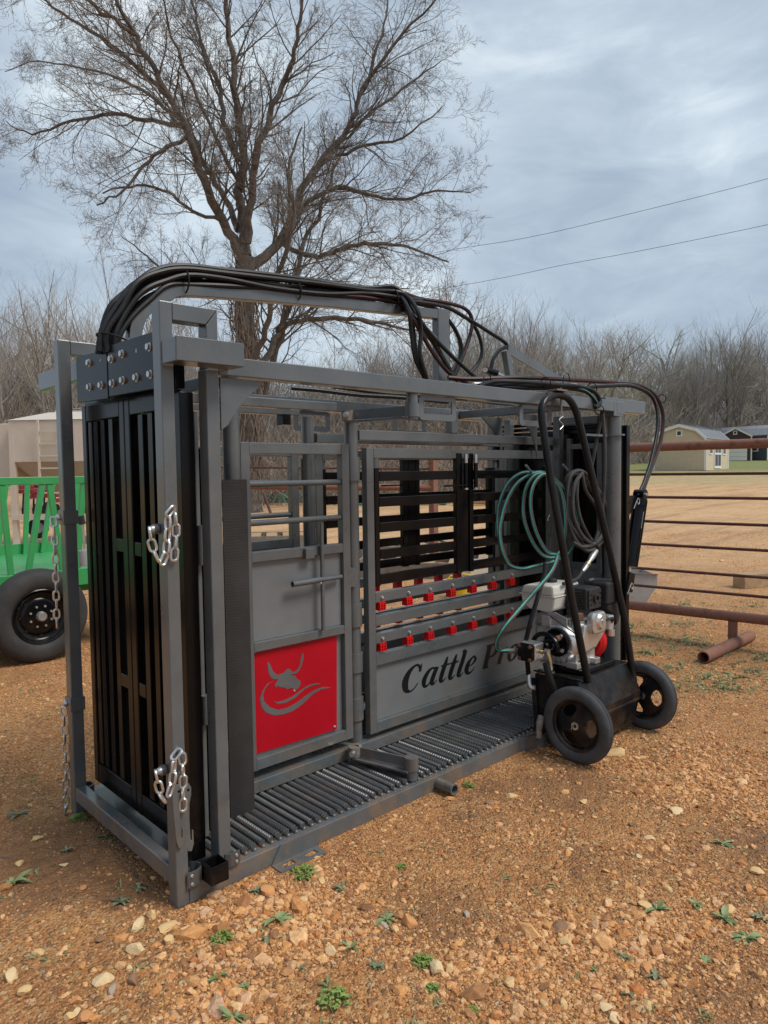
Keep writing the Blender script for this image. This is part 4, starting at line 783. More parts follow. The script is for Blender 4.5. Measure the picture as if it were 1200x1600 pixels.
# ---- squeeze walls: the same welded panel on either side
CL = [1.352, 1.545, 1.707, 1.89, 2.072, 2.255, 2.435]
def wall(y0, sgn, near):
    """y0 = outer face; sgn = direction to the inside"""
    def B(name, x0, x1, z0, z1, mat='gray', d0=0.0, d1=.04, bevel=.003, label=None):
        a, b_ = y0 + sgn * d0, y0 + sgn * d1; return box(name, x0, x1, min(a, b_), max(a, b_), z0, z1, mat, bevel=bevel, label=label)
    yc = y0 + sgn * .05
    # sill and header tubes
    box('sill_tube', .30, 2.98, min(y0 - sgn * .005, y0 + sgn * .085), max(y0 - sgn * .005, y0 + sgn * .085), .094, .150)
    B('header_tube', 1.245, 2.93, 1.660, 1.710, d0=.03, d1=.08)
    box('link_beam', .30, 1.12, min(yc, yc + sgn * .05), max(yc, yc + sgn * .05), 1.795, 1.838)
    part('hinge_pipe', MB().cyl((1.205, yc, .150), (1.205, yc, 1.795), .034, 24), M['gray'], ch)
    hp = [1.464, 1.52, 0.784, 0.682, 0.548, 0.459, 0.266, 0.164]
    for z0, z1 in ((1.46, 1.575), (.735, .85), (.505, .60), (.262, .375)):
        part('hinge_sleeve', MB().pipe((1.205, yc, z0), (1.205, yc, z1), .0425, .034, 24), M['gray'], ch)
    # small door with horizontal bars
    xa, xb = .545, 1.150; zt = 1.637; zb = .192
    B('door_stile', xa, xa + .045, zb, zt); B('door_stile', xb - .046, xb, zb, zt)
    B('door_rail', xa + .047, xb - .048, zt - .050, zt - .001); B('door_rail', xa + .047, xb - .048, zb + .001, zb + .052)
    B('door_rail', xa + .047, xb - .048, 1.115, 1.160); B('door_rail', xa + .047, xb - .048, .720, .762)
    for z in (1.455, 1.285): part('door_bar', MB().cyl((xa + .047, y0 + sgn * .02, z), (xb - .048, y0 + sgn * .02, z), .0135, 14), M['gray'], ch)
    B('door_panel', xa + .047, xb - .048, .763, 1.114, 'plate_gray', .022, .026, 0)
    B('door_panel', xa + .047, xb - .048, .245, .719, 'plate_gray', .028, .031, 0)
    wb = MB(); rw = random.Random(4)
    for xq in (xa + .046, xb - .047):
        for zq, hq in ((zt - .050, .049), (zb + .001, .051), (1.115, .045), (.720, .042)):
            for q in range(int(hq / .0055)): wb.lathe([(.0003, .0022), (.0028, .0010), (.0034, -.001)], (xq + rw.gauss(0, .0006), y0 - sgn * .0002, zq + q * .0055), (0, -sgn, 0), 6)
    # large lower door frame
    xa, xb = 1.262, 2.895; zt = 1.622; zb = .176
    B('door_stile', xa, xa + .048, zb, zt); B('door_stile', xb - .048, xb, zb, zt)
    B('door_rail', xa + .050, xb - .050, zt - .052, zt - .001); B('door_rail', xa + .050, xb - .050, zb + .001, zb + .055)
    for z0, z1 in ((.842, .893), (.722, .775), (.632, .682), (.520, .580)): B('side_rail', xa + .050, xb - .050, z0, z1)
    B('lower_panel', xa + .050, xb - .050, .2323, .519, 'plate_gray', .022, .026, 0)
    for xq in (xa + .049, xb - .049):
        for z0_, z1_ in ((.842, .893), (.722, .775), (.632, .682), (.520, .580), (zt - .052, zt - .001), (zb + .001, zb + .055)):
            for q in range(int((z1_ - z0_) / .0055)): wb.lathe([(.0003, .0022), (.0028, .0010), (.0034, -.001)], (xq + rw.gauss(0, .0006), y0 - sgn * .0002, z0_ + q * .0055), (0, -sgn, 0), 6)
    if near: part('weld_beads', wb, M['gray'], ch, kind='stuff')
    # red plastic clip blocks hanging under two of the rails
    for z in (.842, .632):
        for x in CL:
            m = MB(); a, b_ = y0 - sgn * .004, y0 + sgn * .030
            lo, hi = min(a, b_), max(a, b_); z1, z0 = z + .002, z - .043; w_ = .0215
            m.box(x - w_, x + w_, lo + .003, hi, z0, z1)
            fy = y0 - sgn * .004; f0, f1 = min(fy, fy - sgn * .004), max(fy, fy - sgn * .004)
            for q in (-1, 1): m.box(x + q * (w_ - .003) - .003, x + q * (w_ - .003) + .003, f0, f1 + .003, z0, z1 - .006)
            m.box(x - .0025, x + .0025, f0, f1 + .003, z0, z1 - .006)
            for k in range(3): m.box(x - w_ + .006, x + w_ - .006, f0 + .0005, f1 + .003, z0 + .001 + k * .0135, z0 + .005 + k * .0135)
            clip = part('clip_block', m, M['redplastic'], ch)
            part('clip_bolt', MB().lathe([(.0005, .012), (.007, .010), (.010, .003), (.010, 0)], (x, y0 - sgn * .0005, z + .022), (0, -sgn, 0), 10), M['zinc'], clip)
    # black drop gates in the window
    d0, d1 = -.004, .026
    for xs, xe in ((1.312, 1.975), (2.040, 2.79)):
        B('drop_gate_post', xs, xs + .030, .925, 1.52, 'black', d0, d1, .002) if xs < 2 else B('drop_gate_post', xs, xs + .034, .925, 1.60, 'black', d0, d1, .002)
        B('drop_gate_post', xe - .045, xe, .925, 1.60 if xs < 2 else 1.52, 'black', d0, d1, .002)
        for z in (.935, 1.060, 1.195, 1.325, 1.455): B('drop_gate_bar', xs + .035, xe - .046, z, z + .048, 'black', d0 + .004, d1 - .004, .002)
    B('gate_latch_post', 1.977, 2.038, .93, 1.595, 'black', .004, .026, .002)
    for x in (1.99, 2.075):
        p = part('spring_pin', MB().cyl((x, y0 - sgn * .020, 1.405), (x, y0 - sgn * .020, 1.545), .012, 12), M['black'], ch)
        part('pin_end', MB().cyl((x, y0 - sgn * .020, 1.545), (x, y0 - sgn * .020, 1.595), .011, 12), M['zinc'], p)
        part('pin_end', MB().cyl((x, y0 - sgn * .020, 1.395), (x, y0 - sgn * .020, 1.405), .013, 12), M['zinc'], p)
    part('pin_handle', MB().cyl((1.80, y0 - sgn * .024, 1.420), (1.985, y0 - sgn * .024, 1.420), .005, 8), M['black'], ch)
    for x in (1.302, 2.80): part('collar', MB().cyl((x + .025, y0 + sgn * .01, 1.52), (x + .025, y0 + sgn * .01, 1.568), .020, 14), M['gray'], ch)
    B('guide_block', 1.86, 1.96, 1.585, 1.605, 'black', .005, .03, .001)
    # rear post of the wall
    B('wall_post', 2.95, 3.00, .10, 1.85, d0=0, d1=.05)
    B('wall_post', 2.945, 2.949, .16, 1.60, 'gray', .0, .03)
wall(.400, 1, True); wall(.850, -1, False)
box('head_strut', 1.93, 1.985, .43, .48, 1.711, 1.800); bolts('strut_nut', [(1.957, .455, 1.80)], (0, 0, 1), ch, .016, .014)

# red panel with the bull emblem, near door only
RP = .4195
part('red_panel', MB().prism([(0.586, 0.75), (1.071, 0.744), (1.06, 0.253), (0.575, 0.261)], 'y', RP, RP + .003), M['red'], ch, .0008)
ey = RP - .0012
E1 = [(0.668, 0.664), (0.67, 0.638), (0.675, 0.607), (0.684, 0.589), (0.696, 0.578), (0.722, 0.572), (0.719, 0.564), (0.705, 0.55), (0.708, 0.537), (0.721, 0.542), (0.733, 0.533), (0.754, 0.528), (0.774, 0.515), (0.795, 0.516), (0.821, 0.503), (0.837, 0.507), (0.85, 0.528), (0.842, 0.543), (0.827, 0.55), (0.819, 0.568), (0.802, 0.57), (0.795, 0.58), (0.823, 0.576), (0.841, 0.587), (0.857, 0.61), (0.866, 0.639), (0.867, 0.652), (0.865, 0.668), (0.858, 0.658), (0.851, 0.637), (0.845, 0.612), (0.831, 0.593), (0.813, 0.587), (0.799, 0.591), (0.789, 0.606), (0.771, 0.608), (0.753, 0.594), (0.725, 0.591), (0.705, 0.604), (0.693, 0.621), (0.682, 0.648)]
E2 = [(0.699, 0.568), (0.664, 0.563), (0.638, 0.535), (0.625, 0.504), (0.632, 0.465), (0.655, 0.434), (0.7, 0.41), (0.751, 0.404), (0.803, 0.407), (0.856, 0.425), (0.912, 0.457), (0.968, 0.471), (1.03, 0.467), (0.979, 0.481), (0.923, 0.476), (0.868, 0.458), (0.825, 0.441), (0.772, 0.429), (0.72, 0.431), (0.676, 0.454), (0.647, 0.487), (0.641, 0.518), (0.653, 0.544), (0.674, 0.561)]
E3 = [(0.696, 0.475), (0.721, 0.458), (0.762, 0.454), (0.815, 0.465), (0.869, 0.493), (0.913, 0.501), (0.968, 0.498), (0.946, 0.507), (0.891, 0.508), (0.847, 0.493), (0.804, 0.476), (0.752, 0.467), (0.716, 0.468)]
for e in (E1, E2, E3): part('bull_emblem', MB().prism(e, 'y', ey, RP - .0002), M['gray'], ch, label='gray cut-out of a horned bull head over two swooshes')
for p in [(0.588, 0.731), (1.05, 0.736), (1.047, 0.27), (0.582, 0.267), (0.812, 0.498)]: part('rivet', MB().lathe([(.0005, .005), (.004, .004), (.0065, 0)], (p[0], RP, p[1]), (0, -1, 0), 10), M['zinc'], ch)

# latch rod and handle on the small near door
part('latch_rod', MB().cyl((0.961, .385, 1.268), (0.961, .385, 0.763), .010, 12), M['gray'], ch)
part('latch_handle', MB().pipe((0.78, 0.372, 1.002), (0.937, 0.372, 1.005), .014, .010, 16), M['gray'], ch)
part('latch_handle', MB().cyl((0.94, 0.376, 1.004), (1.083, 0.395, 1.001), .011, 14), M['gray'], ch)
box('latch_bracket', 0.865, 0.915, .380, .399, 1.105, 1.155)
part('latch_pin', MB().lathe([(.0005, .007), (.006, .005), (.007, 0)], (0.938, 0.37, 0.99), (0, -1, 0), 10), M['zinc'], ch)
part('hinge_lug', MB().prism([(1.14, 1.04), (1.182, 1.032), (1.196, 1.012), (1.195, 0.956), (1.18, 0.938), (1.138, 0.943)], 'y', .406, .412), M['gray'], ch, .001)

# lettering on the near lower panel: strokes with weight, slanted
LT = MB(); lz = [0]
TX0, TX1 = (1.498, 0.386), (2.607, 0.297)
XH = .098
ypl = .4215
def stroke(pts, ox, sc):
    """pts: (x, y, width) in letter units (x height 1); flat ribbon with round joins"""
    sp_ = spline([p for p in pts], 6) if len(pts) > 2 else [pts[0], pts[1]]
    n = len(sp_); v = []
    for i, (x, y, w_) in enumerate(sp_):
        a = sp_[min(i + 1, n - 1)]; b_ = sp_[max(i - 1, 0)]; dx, dy = a[0] - b_[0], a[1] - b_[1]; q = math.hypot(dx, dy) or 1; nx, ny = -dy / q, dx / q
        for s_ in (-1, 1):
            X, Y = x + nx * w_ * .58 * s_, y + ny * w_ * .58 * s_; X += Y * .22
            v.append((ox + X * sc, ypl - lz[0], BASEZ + Y * .094))
    lz[0] += .00006
    LT.add(v, [(2 * i, 2 * i + 1, 2 * i + 3, 2 * i + 2) for i in range(n - 1)])
def TXZ(x): return BASEZ
BASEZ = .326
GL = {
 'C': ([[(.98, 1.02, .10), (.86, 1.34, .12), (.60, 1.42, .12), (.28, 1.15, .26), (.14, .70, .34), (.26, .22, .26), (.52, .02, .11), (.80, .12, .08), (.98, .38, .06)], [(1.02, 1.44, .05), (.97, 1.0, .16)]], 1.22),
 'a': ([[(.78, .86, .09), (.58, 1.0, .10), (.30, .82, .22), (.14, .42, .26), (.24, .07, .16), (.44, .06, .10), (.66, .34, .07)], [(.86, 1.0, .24), (.70, .4, .26), (.72, .10, .20), (.86, .05, .10), (1.0, .22, .05)]], 1.06),
 't': ([[(.42, 1.42, .10), (.34, .98, .24), (.24, .5, .26), (.22, .16, .22), (.36, .03, .12), (.56, .2, .05)], [(.08, .96, .09), (.66, .96, .09)]], .62),
 'l': ([[(.20, 1.50, .08), (.40, 1.50, .20)], [(.42, 1.52, .24), (.34, 1.0, .26), (.22, .4, .26), (.20, .14, .22), (.34, .03, .12), (.52, .2, .05)]], .58),
 'e': ([[(.22, .46, .07), (.52, .54, .09), (.70, .74, .16), (.60, .97, .10), (.42, .92, .12), (.20, .64, .24), (.16, .30, .26), (.30, .05, .16), (.54, .07, .10), (.76, .30, .05)]], .92),
 'P': ([[(.20, .05, .10), (.62, .05, .10)], [(.36, .05, .30), (.42, .75, .30), (.46, 1.40, .30)], [(.20, 1.40, .10), (.80, 1.40, .11)], [(.76, 1.40, .11), (1.04, 1.28, .22), (1.06, .96, .26), (.84, .70, .16), (.5, .68, .08)]], 1.20),
 'r': ([[(.10, .94, .08), (.34, .94, .16)], [(.38, .98, .24), (.28, .4, .26), (.24, .02, .26)], [(.34, .55, .08), (.56, .88, .10), (.76, .92, .20)]], .84),
 'o': ([[(.50, .99, .09), (.26, .80, .22), (.16, .44, .25), (.28, .08, .16), (.46, .03, .10), (.70, .22, .22), (.80, .58, .25), (.68, .92, .16), (.50, .99, .09)]], .98)}
word = 'Cattle Pro'; tot = sum(GL[c_][1] if c_ != ' ' else .50 for c_ in word)
ox = TX0[0]; sc = (2.116 - TX0[0]) / sum(GL[c_][1] for c_ in 'Cattle')
for c_ in word:
    if c_ == ' ': ox = 2.151; continue
    for st in GL[c_][0]: stroke(st, ox, sc)
    ox += GL[c_][1] * sc
part('lettering', LT, M['letters'], ch, label='black slanted words Cattle Pro', kind='stuff')

# swing levers, top and bottom, with their pivots
def lever(px, py, pz0, pz1, ex, ey_, ez, name):
    part('pivot_post', MB().cyl((px, py, pz0), (px, py, pz1), .026, 20), M['gray'], ch)
    part('pivot_post', MB().cyl((px, py, ez - .028), (px, py, ez + .030), .033, 20), M['gray'], ch)
    d = (Vector((ex, ey_, 0)) - Vector((px, py, 0))).normalized(); n_ = Vector((-d.y, d.x, 0)); a0, a1 = Vector((px, py, 0)), Vector((ex, ey_, 0))
    P_ = [a0 + n_ * .040, a0 - n_ * .040, a0 - n_ * .03 + d * .06, a1 - n_ * .030, a1 + n_ * .030]
    part(name, MB().prism([(p.x, p.y) for p in P_], 'z', ez - .036, ez - .028), M['gray'], ch, .001)
    part('lever_web', MB().bar(a0 + d * .03 + Vector((0, 0, ez)), a1 - d * .03 + Vector((0, 0, ez)), .008, .045), M['gray'], ch)
    o = part('ball_joint', MB().pipe((ex, ey_, ez - .026), (ex, ey_, ez + .022), .034, .020, 22).cyl((ex, ey_, ez - .02), (ex, ey_, ez + .015), .019, 14), M['dirty_steel'], ch)
    part('joint_bolt', MB().hexbolt((ex - .03, ey_ - .02, ez), (-.8, -.5, 0), .012, .018), M['zinc'], o)
lever(1.196, .045, .08, .165, 1.11, .345, .155, 'swing_lever')
lever(1.215, .033, 1.735, 1.848, 1.15, .40, 1.775, 'swing_lever')
# rounded loop plates hung from the top rails
def hook_plate(x0, x1, z0, z1, y):
    part('loop_plate', MB().ring(rrect(x0, x1, z0, z1, .022), rrect(x0 + .030, x1 - .030, z0 + .030, z1 - .022, .008), 'y', y, y + .008), M['gray'], ch, .001)
for y in (.03, .99):
    hook_plate(1.257, 1.512, 1.735, 1.848, y); hook_plate(2.015, 2.309, 1.735, 1.848, y)
    part('gusset_plate', MB().prism([(2.45, 1.84), (2.66, 1.84), (2.66, 1.58), (2.64, 1.66), (2.58, 1.75)], 'y', y + .34 * (1 if y < .5 else -1), y + .348 * (1 if y < .5 else -1)), M['gray'], ch, .001)

# slotted foot plate, pipe stub and rear corner plate on the near base beam
m = MB(); m.prism([(.385, 0.001), (.60, 0.001), (.565, .072), (.43, .072)], 'y', -.006, -.0005)
o = part('foot_plate', m, M['gray'], ch, .001)
m = MB(); y0, y1 = -.062, -.006
xs = [(.385, .600)]
m.box(.385, .600, -.022, y1, .001, .007); m.box(.385, .600, -.0705, -.052, .001, .007); m.box(.385, .415, -.0518, -.0222, .001, .007); m.box(.467, .522, -.0518, -.0222, .001, .007); m.box(.574, .600, -.0518, -.0222, .001, .007)
part('slotted_flange', m, M['gray'], o, .001)
part('pipe_stub', MB().pipe((1.325, -.001, .036), (1.325, -.105, .036), .026, .020, 24), M['gray'], ch)
part('corner_plate', MB().add([(1.9664, 0, .002), (1.9664, 0, .078), (2.12, -.05, .078), (2.12, -.05, .002), (2.17, -.045, .078), (2.17, -.045, .002), (1.97, .004, .002), (1.97, .004, .078), (2.12, -.044, .078), (2.12, -.044, .002)], [(0, 1, 2, 3), (3, 2, 4, 5), (6, 7, 8, 9)]), M['gray'], ch)

# rear corner: big pipe post, flange, capital and small end door
PX, PY = 3.012, .055
part('corner_pipe', MB().cyl((PX, PY, 0), (PX, PY, 1.83), .052, 32), M['gray'], ch)
part('pipe_flange', MB().cyl((PX, PY, 1.705), (PX, PY, 1.715), .072, 32), M['gray'], ch)
box('flange_arm', 2.70, 3.0, .050, .058, 1.698, 1.712, 'gray', bevel=.001)
part('pipe_cap', MB().box(2.965, 3.06, .0005, .11, 1.835, 1.915), M['gray'], ch, .004)
part('gusset_plate', MB().prism([(2.87, 1.83), (2.965, 1.83), (2.965, 1.66), (2.945, 1.655), (2.92, 1.72), (2.90, 1.79)], 'y', .06, .067), M['gray'], ch, .001)
box('end_door_stile', 2.975, 3.01, .335, .365, .25, 1.70); box('end_door_stile', 2.975, 3.01, .110, .145, .25, 1.665)
box('end_door_rail', 2.976, 3.009, .146, .334, 1.63, 1.664); box('end_door_rail', 2.976, 3.009, .146, .334, .86, .90)
box('end_panel', 2.990, 2.995, .146, .334, .26, .859, 'plate_gray', bevel=0)
box('end_lug', 2.955, 2.974, .100, .112, .84, .93)
box('cross_tube', 2.94, 2.99, .12, .39, 1.785, 1.835); 
# black tailgate behind
box('tailgate_panel', 3.065, 3.085, .02, .50, .28, 1.772, 'black', bevel=.002); box('tailgate_panel', 3.060, 3.080, .52, 1.03, .28, 1.75, 'black', bevel=.002)
box('tailgate_edge', 3.086, 3.126, .0, .035, .28, 1.772, 'black', bevel=.002)
for z in (1.735, 1.765, 1.795): box('tailgate_channel', 3.02, 3.06, .12, 1.0, z, z + .022, 'black', bevel=.001)
box('tail_post', 3.0, 3.05, .99, 1.04, 0, 1.86)
# hydraulic cylinder of the tailgate
part('cylinder_bracket', MB().prism([(3.088, 1.319), (3.185, 1.331), (3.256, 1.328), (3.256, 1.264), (3.181, 1.227), (3.128, 1.177), (3.106, 1.132), (3.09, 1.128)], 'y', .016, .026), M['black'], ch, .001)
cy0, cy1 = Vector((3.282, 0.02, 1.26)), Vector((3.177, 0.02, 0.911))
ax_ = (cy1 - cy0).normalized()
o = part('hydraulic_cylinder', MB().cyl(cy0, cy1, .041, 24), M['black'], ch)
part('end_cap', MB().cyl(cy0 - ax_ * .045, cy0 + ax_ * .004, .049, 24), M['black'], o); part('end_cap', MB().cyl(cy1 - ax_ * .004, cy1 + ax_ * .04, .050, 24), M['black'], o)
for q in ((.048, -.01), (-.048, -.01), (0, -.050)):
    part('tie_rod', MB().cyl(cy0 + Vector((q[0], q[1], 0)) - ax_ * .03, cy1 + Vector((q[0], q[1], 0)) + ax_ * .03, .006, 8), M['black'], o)
part('piston_rod', MB().cyl(cy1 + ax_ * .04, cy1 + ax_ * .075, .014, 14), M['zinc'], o)
part('clevis', MB().bar(cy1 + ax_ * .075, cy1 + ax_ * .20, .06, .075), M['black'], ch, .006)
part('cylinder_eye', MB().cyl(cy0 - ax_ * .075 + Vector((.0, -.035, 0)), cy0 - ax_ * .075 + Vector((0, .035, 0)), .034, 20).bar(cy0 - ax_ * .075, cy0 - ax_ * .03, .04, .05), M['black'], ch)
part('cylinder_label', MB().bar(cy0 + ax_ * .04 + Vector((.0, -.0425, 0)), cy0 + ax_ * .15 + Vector((.0, -.0425, 0)), .014, .003, (0, 1, 0)), M['label'], o)
def rpin(p, s_=1.0, nm='hitch_pin'):
    p = Vector(p); q = [(0, 0), (.012, .012), (.024, 0), (.014, -.014), (0, 0), (-.010, -.012), (-.024, -.030)]
    part(nm, MB().tube(spline([(p.x + a * s_, p.y, p.z + b_ * s_) for a, b_ in q], 4), .0025, 6), M['zinc'], ch)
rpin((3.16, -0.03, 1.295), 1.5); rpin((3.084, -0.03, 0.762), 1.5)
part('pin_head', MB().lathe([(.0005, .012), (.010, .010), (.012, 0)], cy0 - ax_ * .075 + Vector((0, -.035, 0)), (0, -1, 0), 12), M['zinc'], ch)

# hose arch of flat tube over the top
AY = .55
ap = [(0.154, 2.032), (0.164, 2.092), (0.19, 2.151), (0.24, 2.199), (0.297, 2.236), (0.384, 2.273), (0.739, 2.307), (1.187, 2.342), (1.727, 2.374), (1.959, 2.388)]
sp_ = spline(ap[:7], 4) + ap[7:]
for i in range(1):
    m = MB(); v = []; n_ = len(sp_)
    for j, (x, z) in enumerate(sp_):
        a, b_ = sp_[min(j + 1, n_ - 1)], sp_[max(j - 1, 0)]; dx, dz = a[0] - b_[0], a[1] - b_[1]; q = math.hypot(dx, dz); nx, nz_ = -dz / q, dx / q
        for s1, s2 in ((-1, -1), (1, -1), (1, 1), (-1, 1)): v.append((x + nx * .026 * s2, AY + .022 * s1, z + nz_ * .026 * s2))
    f = []
    for j in range(n_ - 1):
        for k in range(4): f.append((j * 4 + k, j * 4 + (k + 1) % 4, j * 4 + 4 + (k + 1) % 4, j * 4 + 4 + k))
    f += [(0, 1, 2, 3), tuple(4 * (n_ - 1) + k for k in range(4))]
    part('hose_arch', m.add(v, f), M['gray'], ch, .003)
box('arch_foot', 0.124, 0.184, .53, .57, 1.93, 2.042)
box('arch_post', 1.931, 2.023, .525, .575, 1.94, 2.421)
part('arch_brace', MB().bar((1.801, 0.55, 2.311), (1.973, 0.55, 2.217), .04, .03), M['gray'], ch)
box('arch_base', 1.85, 2.15, .50, .60, 1.905, 1.94, 'gray')
# lifting linkage at the rear top
part('link_arm', MB().bar((2.599, 0.55, 2.265), (3.264, 0.55, 2.089), .012, .055, (0, 0, 1)), M['gray'], ch)
part('link_post', MB().bar((2.579, 0.55, 2.251), (2.624, 0.55, 2.079), .04, .04, (0, 1, 0)), M['gray'], ch)
o = part('link_cylinder', MB().cyl((2.375, 0.55, 2.114), (2.481, 0.55, 2.104), .022, 14), M['black'], ch)
part('link_rod', MB().cyl((2.475, 0.55, 2.103), (2.591, 0.55, 2.081), .012, 12), M['zinc'], o)
part('link_pin', MB().cyl((2.313, 0.5, 2.103), (2.437, 0.6, 2.125), .016, 12), M['zinc'], o)
part('ridge_tube', MB().cyl((2.145, 0.45, 2.002), (2.986, 0.3, 2.041), .012, 10), M['zinc'], ch)

# ---- hydraulic hoses
def hose(pts, r=.0125, mat='hose', n=8, name='hydraulic_hose', stripe=None, parent=None, sm=6, sw=.13, s0=0):
    sp_ = spline(pts, sm); o = part(name, MB().tube(sp_, r, n), M[mat], parent or ch)
    if stripe:
        v = []; f = []
        st_ = sp_[s0 * sm:]
        for i, p in enumerate(st_):
            i += s0 * sm
            d = Vector(sp_[min(i + 1, len(sp_) - 1)]) - Vector(sp_[max(i - 1, 0)]); d.normalize()
            tc_ = (Vector(CAM) - Vector(p)).normalized(); tc_ = (tc_ + Vector(stripe[1])).normalized(); nrm = (tc_ - d * tc_.dot(d)).normalized(); sd = d.cross(nrm)
            for s1 in (-1, 0, 1): v.append(Vector(p) + (nrm * math.cos(s1 * sw) + sd * math.sin(s1 * sw)) * (r + .0008))
        for i in range(len(st_) - 1):
            for k in (0, 1): a = i * 3 + k; f.append((a, a + 1, a + 4, a + 3))
        part('hose_stripe', MB().add(v, f, True), M[stripe[0]], o)
    return o
base = [(0.069, 1.97), (0.081, 2.041), (0.126, 2.137), (0.198, 2.228), (0.291, 2.292), (0.398, 2.321), (0.576, 2.34), (0.81, 2.356), (1.108, 2.376), (1.4, 2.403), (1.63, 2.425)]
rnd = random.Random(12)
offs = [(.034, 0), (.034, -.028), (.006, .028), (.006, -.03), (.008, .0), (-.020, .014), (-.020, -.016), (.050, .022), (.052, -.016), (.020, .012), (.040, .012), (-.006, .032)]
NB = len(base)
ENDS = {
 0: [(1.499, 0.4, 2.411), (1.563, 0.4, 2.34), (1.588, 0.4, 2.212), (1.615, 0.4, 2.088), (1.687, 0.4, 1.992)],
 1: [(1.531, 0.38, 2.4), (1.611, 0.38, 2.337), (1.637, 0.38, 2.227), (1.628, 0.38, 2.112), (1.68, 0.38, 1.989)],
 2: [(1.829, 0.62, 2.475), (2.011, 0.62, 2.442), (2.121, 0.62, 2.394), (2.21, 0.62, 2.304), (2.229, 0.62, 2.204), (2.183, 0.62, 2.112), (2.125, 0.62, 2.042)],
 3: [(1.85, 0.66, 2.474), (2.055, 0.66, 2.491), (2.251, 0.66, 2.461), (2.389, 0.66, 2.413), (2.464, 0.66, 2.324), (2.478, 0.66, 2.234), (2.422, 0.66, 2.152), (2.287, 0.66, 2.063)],
 4: [(1.777, 0.55, 2.45), (1.997, 0.55, 2.442), (2.19, 0.55, 2.406), (2.396, 0.55, 2.352), (2.59, 0.55, 2.292), (2.515, 0.55, 2.246), (2.451, 0.55, 2.18), (2.422, 0.55, 2.087)],
 5: [(1.535, 0.42, 2.383), (1.642, 0.42, 2.311), (1.773, 0.42, 2.224), (1.951, 0.42, 2.123), (2.142, 0.42, 2.027)],
 6: [(1.515, 0.4, 2.364), (1.603, 0.4, 2.289), (1.676, 0.4, 2.21), (1.769, 0.4, 2.116), (1.887, 0.4, 2.034), (2.031, 0.4, 1.994)],
 7: [(1.694, 0.6, 2.46), (1.868, 0.6, 2.473), (2.074, 0.6, 2.483), (2.249, 0.6, 2.473), (2.313, 0.6, 2.419), (2.298, 0.6, 2.326), (2.235, 0.6, 2.202), (2.178, 0.6, 2.109), (2.144, 0.6, 2.041)],
 9: [(1.547, 0.45, 2.422), (1.627, 0.45, 2.339), (1.657, 0.45, 2.215), (1.681, 0.45, 2.101), (1.748, 0.45, 1.999)],
 10: [(1.779, 0.58, 2.455), (1.907, 0.58, 2.441), (2.03, 0.58, 2.403), (2.136, 0.58, 2.332), (2.196, 0.58, 2.224), (2.155, 0.58, 2.119), (2.111, 0.58, 2.037)],
 11: [(1.594, 0.48, 2.397), (1.713, 0.48, 2.317), (1.827, 0.48, 2.219), (1.916, 0.48, 2.127), (2.018, 0.48, 2.018)],
 8: [(1.555, 0.44, 2.39), (1.681, 0.44, 2.319), (1.794, 0.44, 2.216), (1.892, 0.44, 2.106), (1.994, 0.44, 2.009)]}
STR = {6: ('red_stripe', (0, 0, .3)), 7: ('red_stripe', (0, 0, .2)), 8: ('white_stripe', (0, 0, .3)), 5: None}
for i, (dz, dy) in enumerate(offs):
    pts = []
    for j, (x, z) in enumerate(base):
        a, b_ = base[min(j + 1, NB - 1)], base[max(j - 1, 0)]; dx, dzz = a[0] - b_[0], a[1] - b_[1]; q = math.hypot(dx, dzz); nx, nz_ = -dzz / q, dx / q
        wv = rnd.gauss(0, .006); pts.append((x + nx * (dz + wv), AY + dy * 1.1 + rnd.gauss(0, .004), z + nz_ * (dz + wv)))
    pts += ENDS[i][1:]
    hose(pts, .0115, stripe=STR.get(i), s0=NB - 3)
# ties round the bundle
def tie(c_, d, r, mat='hose', nm='cable_tie'):
    c_ = Vector(c_); d = Vector(d).normalized(); u = d.orthogonal().normalized(); b_ = d.cross(u)
    part(nm, MB().tube([c_ + (u * math.cos(a) + b_ * math.sin(a)) * r for a in [2 * math.pi * k / 20 for k in range(20)]], .0035, 6, True), M[mat], ch)
tie((0.076, 0.55, 2.033), (.3, 0, 1), .066); tie((0.38, 0.55, 2.307), (1, 0, 0), .052); tie((0.958, 0.55, 2.362), (1, 0, .1), .048); tie((1.592, 0.55, 2.422), (1, 0, .1), .052)
# hoses lying along the top rail
hose([(1.765, 0.1, 1.931), (1.906, 0.1, 1.964), (2.102, 0.06, 1.971), (2.375, 0.04, 1.975), (2.588, 0.03, 1.979), (2.698, 0.0, 1.954), (2.735, -0.02, 1.895), (2.662, -0.03, 1.857)], .012)
hose([(1.799, 0.14, 1.927), (2.014, 0.12, 1.96), (2.248, 0.08, 1.963), (2.519, 0.05, 1.965), (2.64, 0.02, 1.952), (2.695, -0.01, 1.904), (2.721, -0.02, 1.86)], .012, stripe=('green_stripe', (0, 0, .6)))
hose([(1.868, 0.4, 2.012), (2.026, 0.35, 2.012), (2.365, 0.25, 2.036), (2.826, 0.2, 2.051), (3.218, 0.16, 2.06), (3.52, 0.14, 2.059), (3.71, 0.12, 1.996), (3.776, 0.1, 1.865), (3.699, 0.08, 1.684), (3.532, 0.06, 1.508), (3.405, 0.04, 1.395), (3.323, 0.02, 1.321)], .013, stripe=('red_stripe', (-.4, 0, 0)))
hose([(1.951, 0.2, 1.95), (2.392, 0.18, 1.972), (2.746, 0.15, 1.994), (3.102, 0.14, 2.03), (3.395, 0.12, 2.044), (3.623, 0.1, 1.98), (3.66, 0.08, 1.815), (3.549, 0.06, 1.595), (3.404, 0.04, 1.424), (3.272, 0.02, 1.323)], .013, stripe=('white_stripe', (0, -.2, .9)))
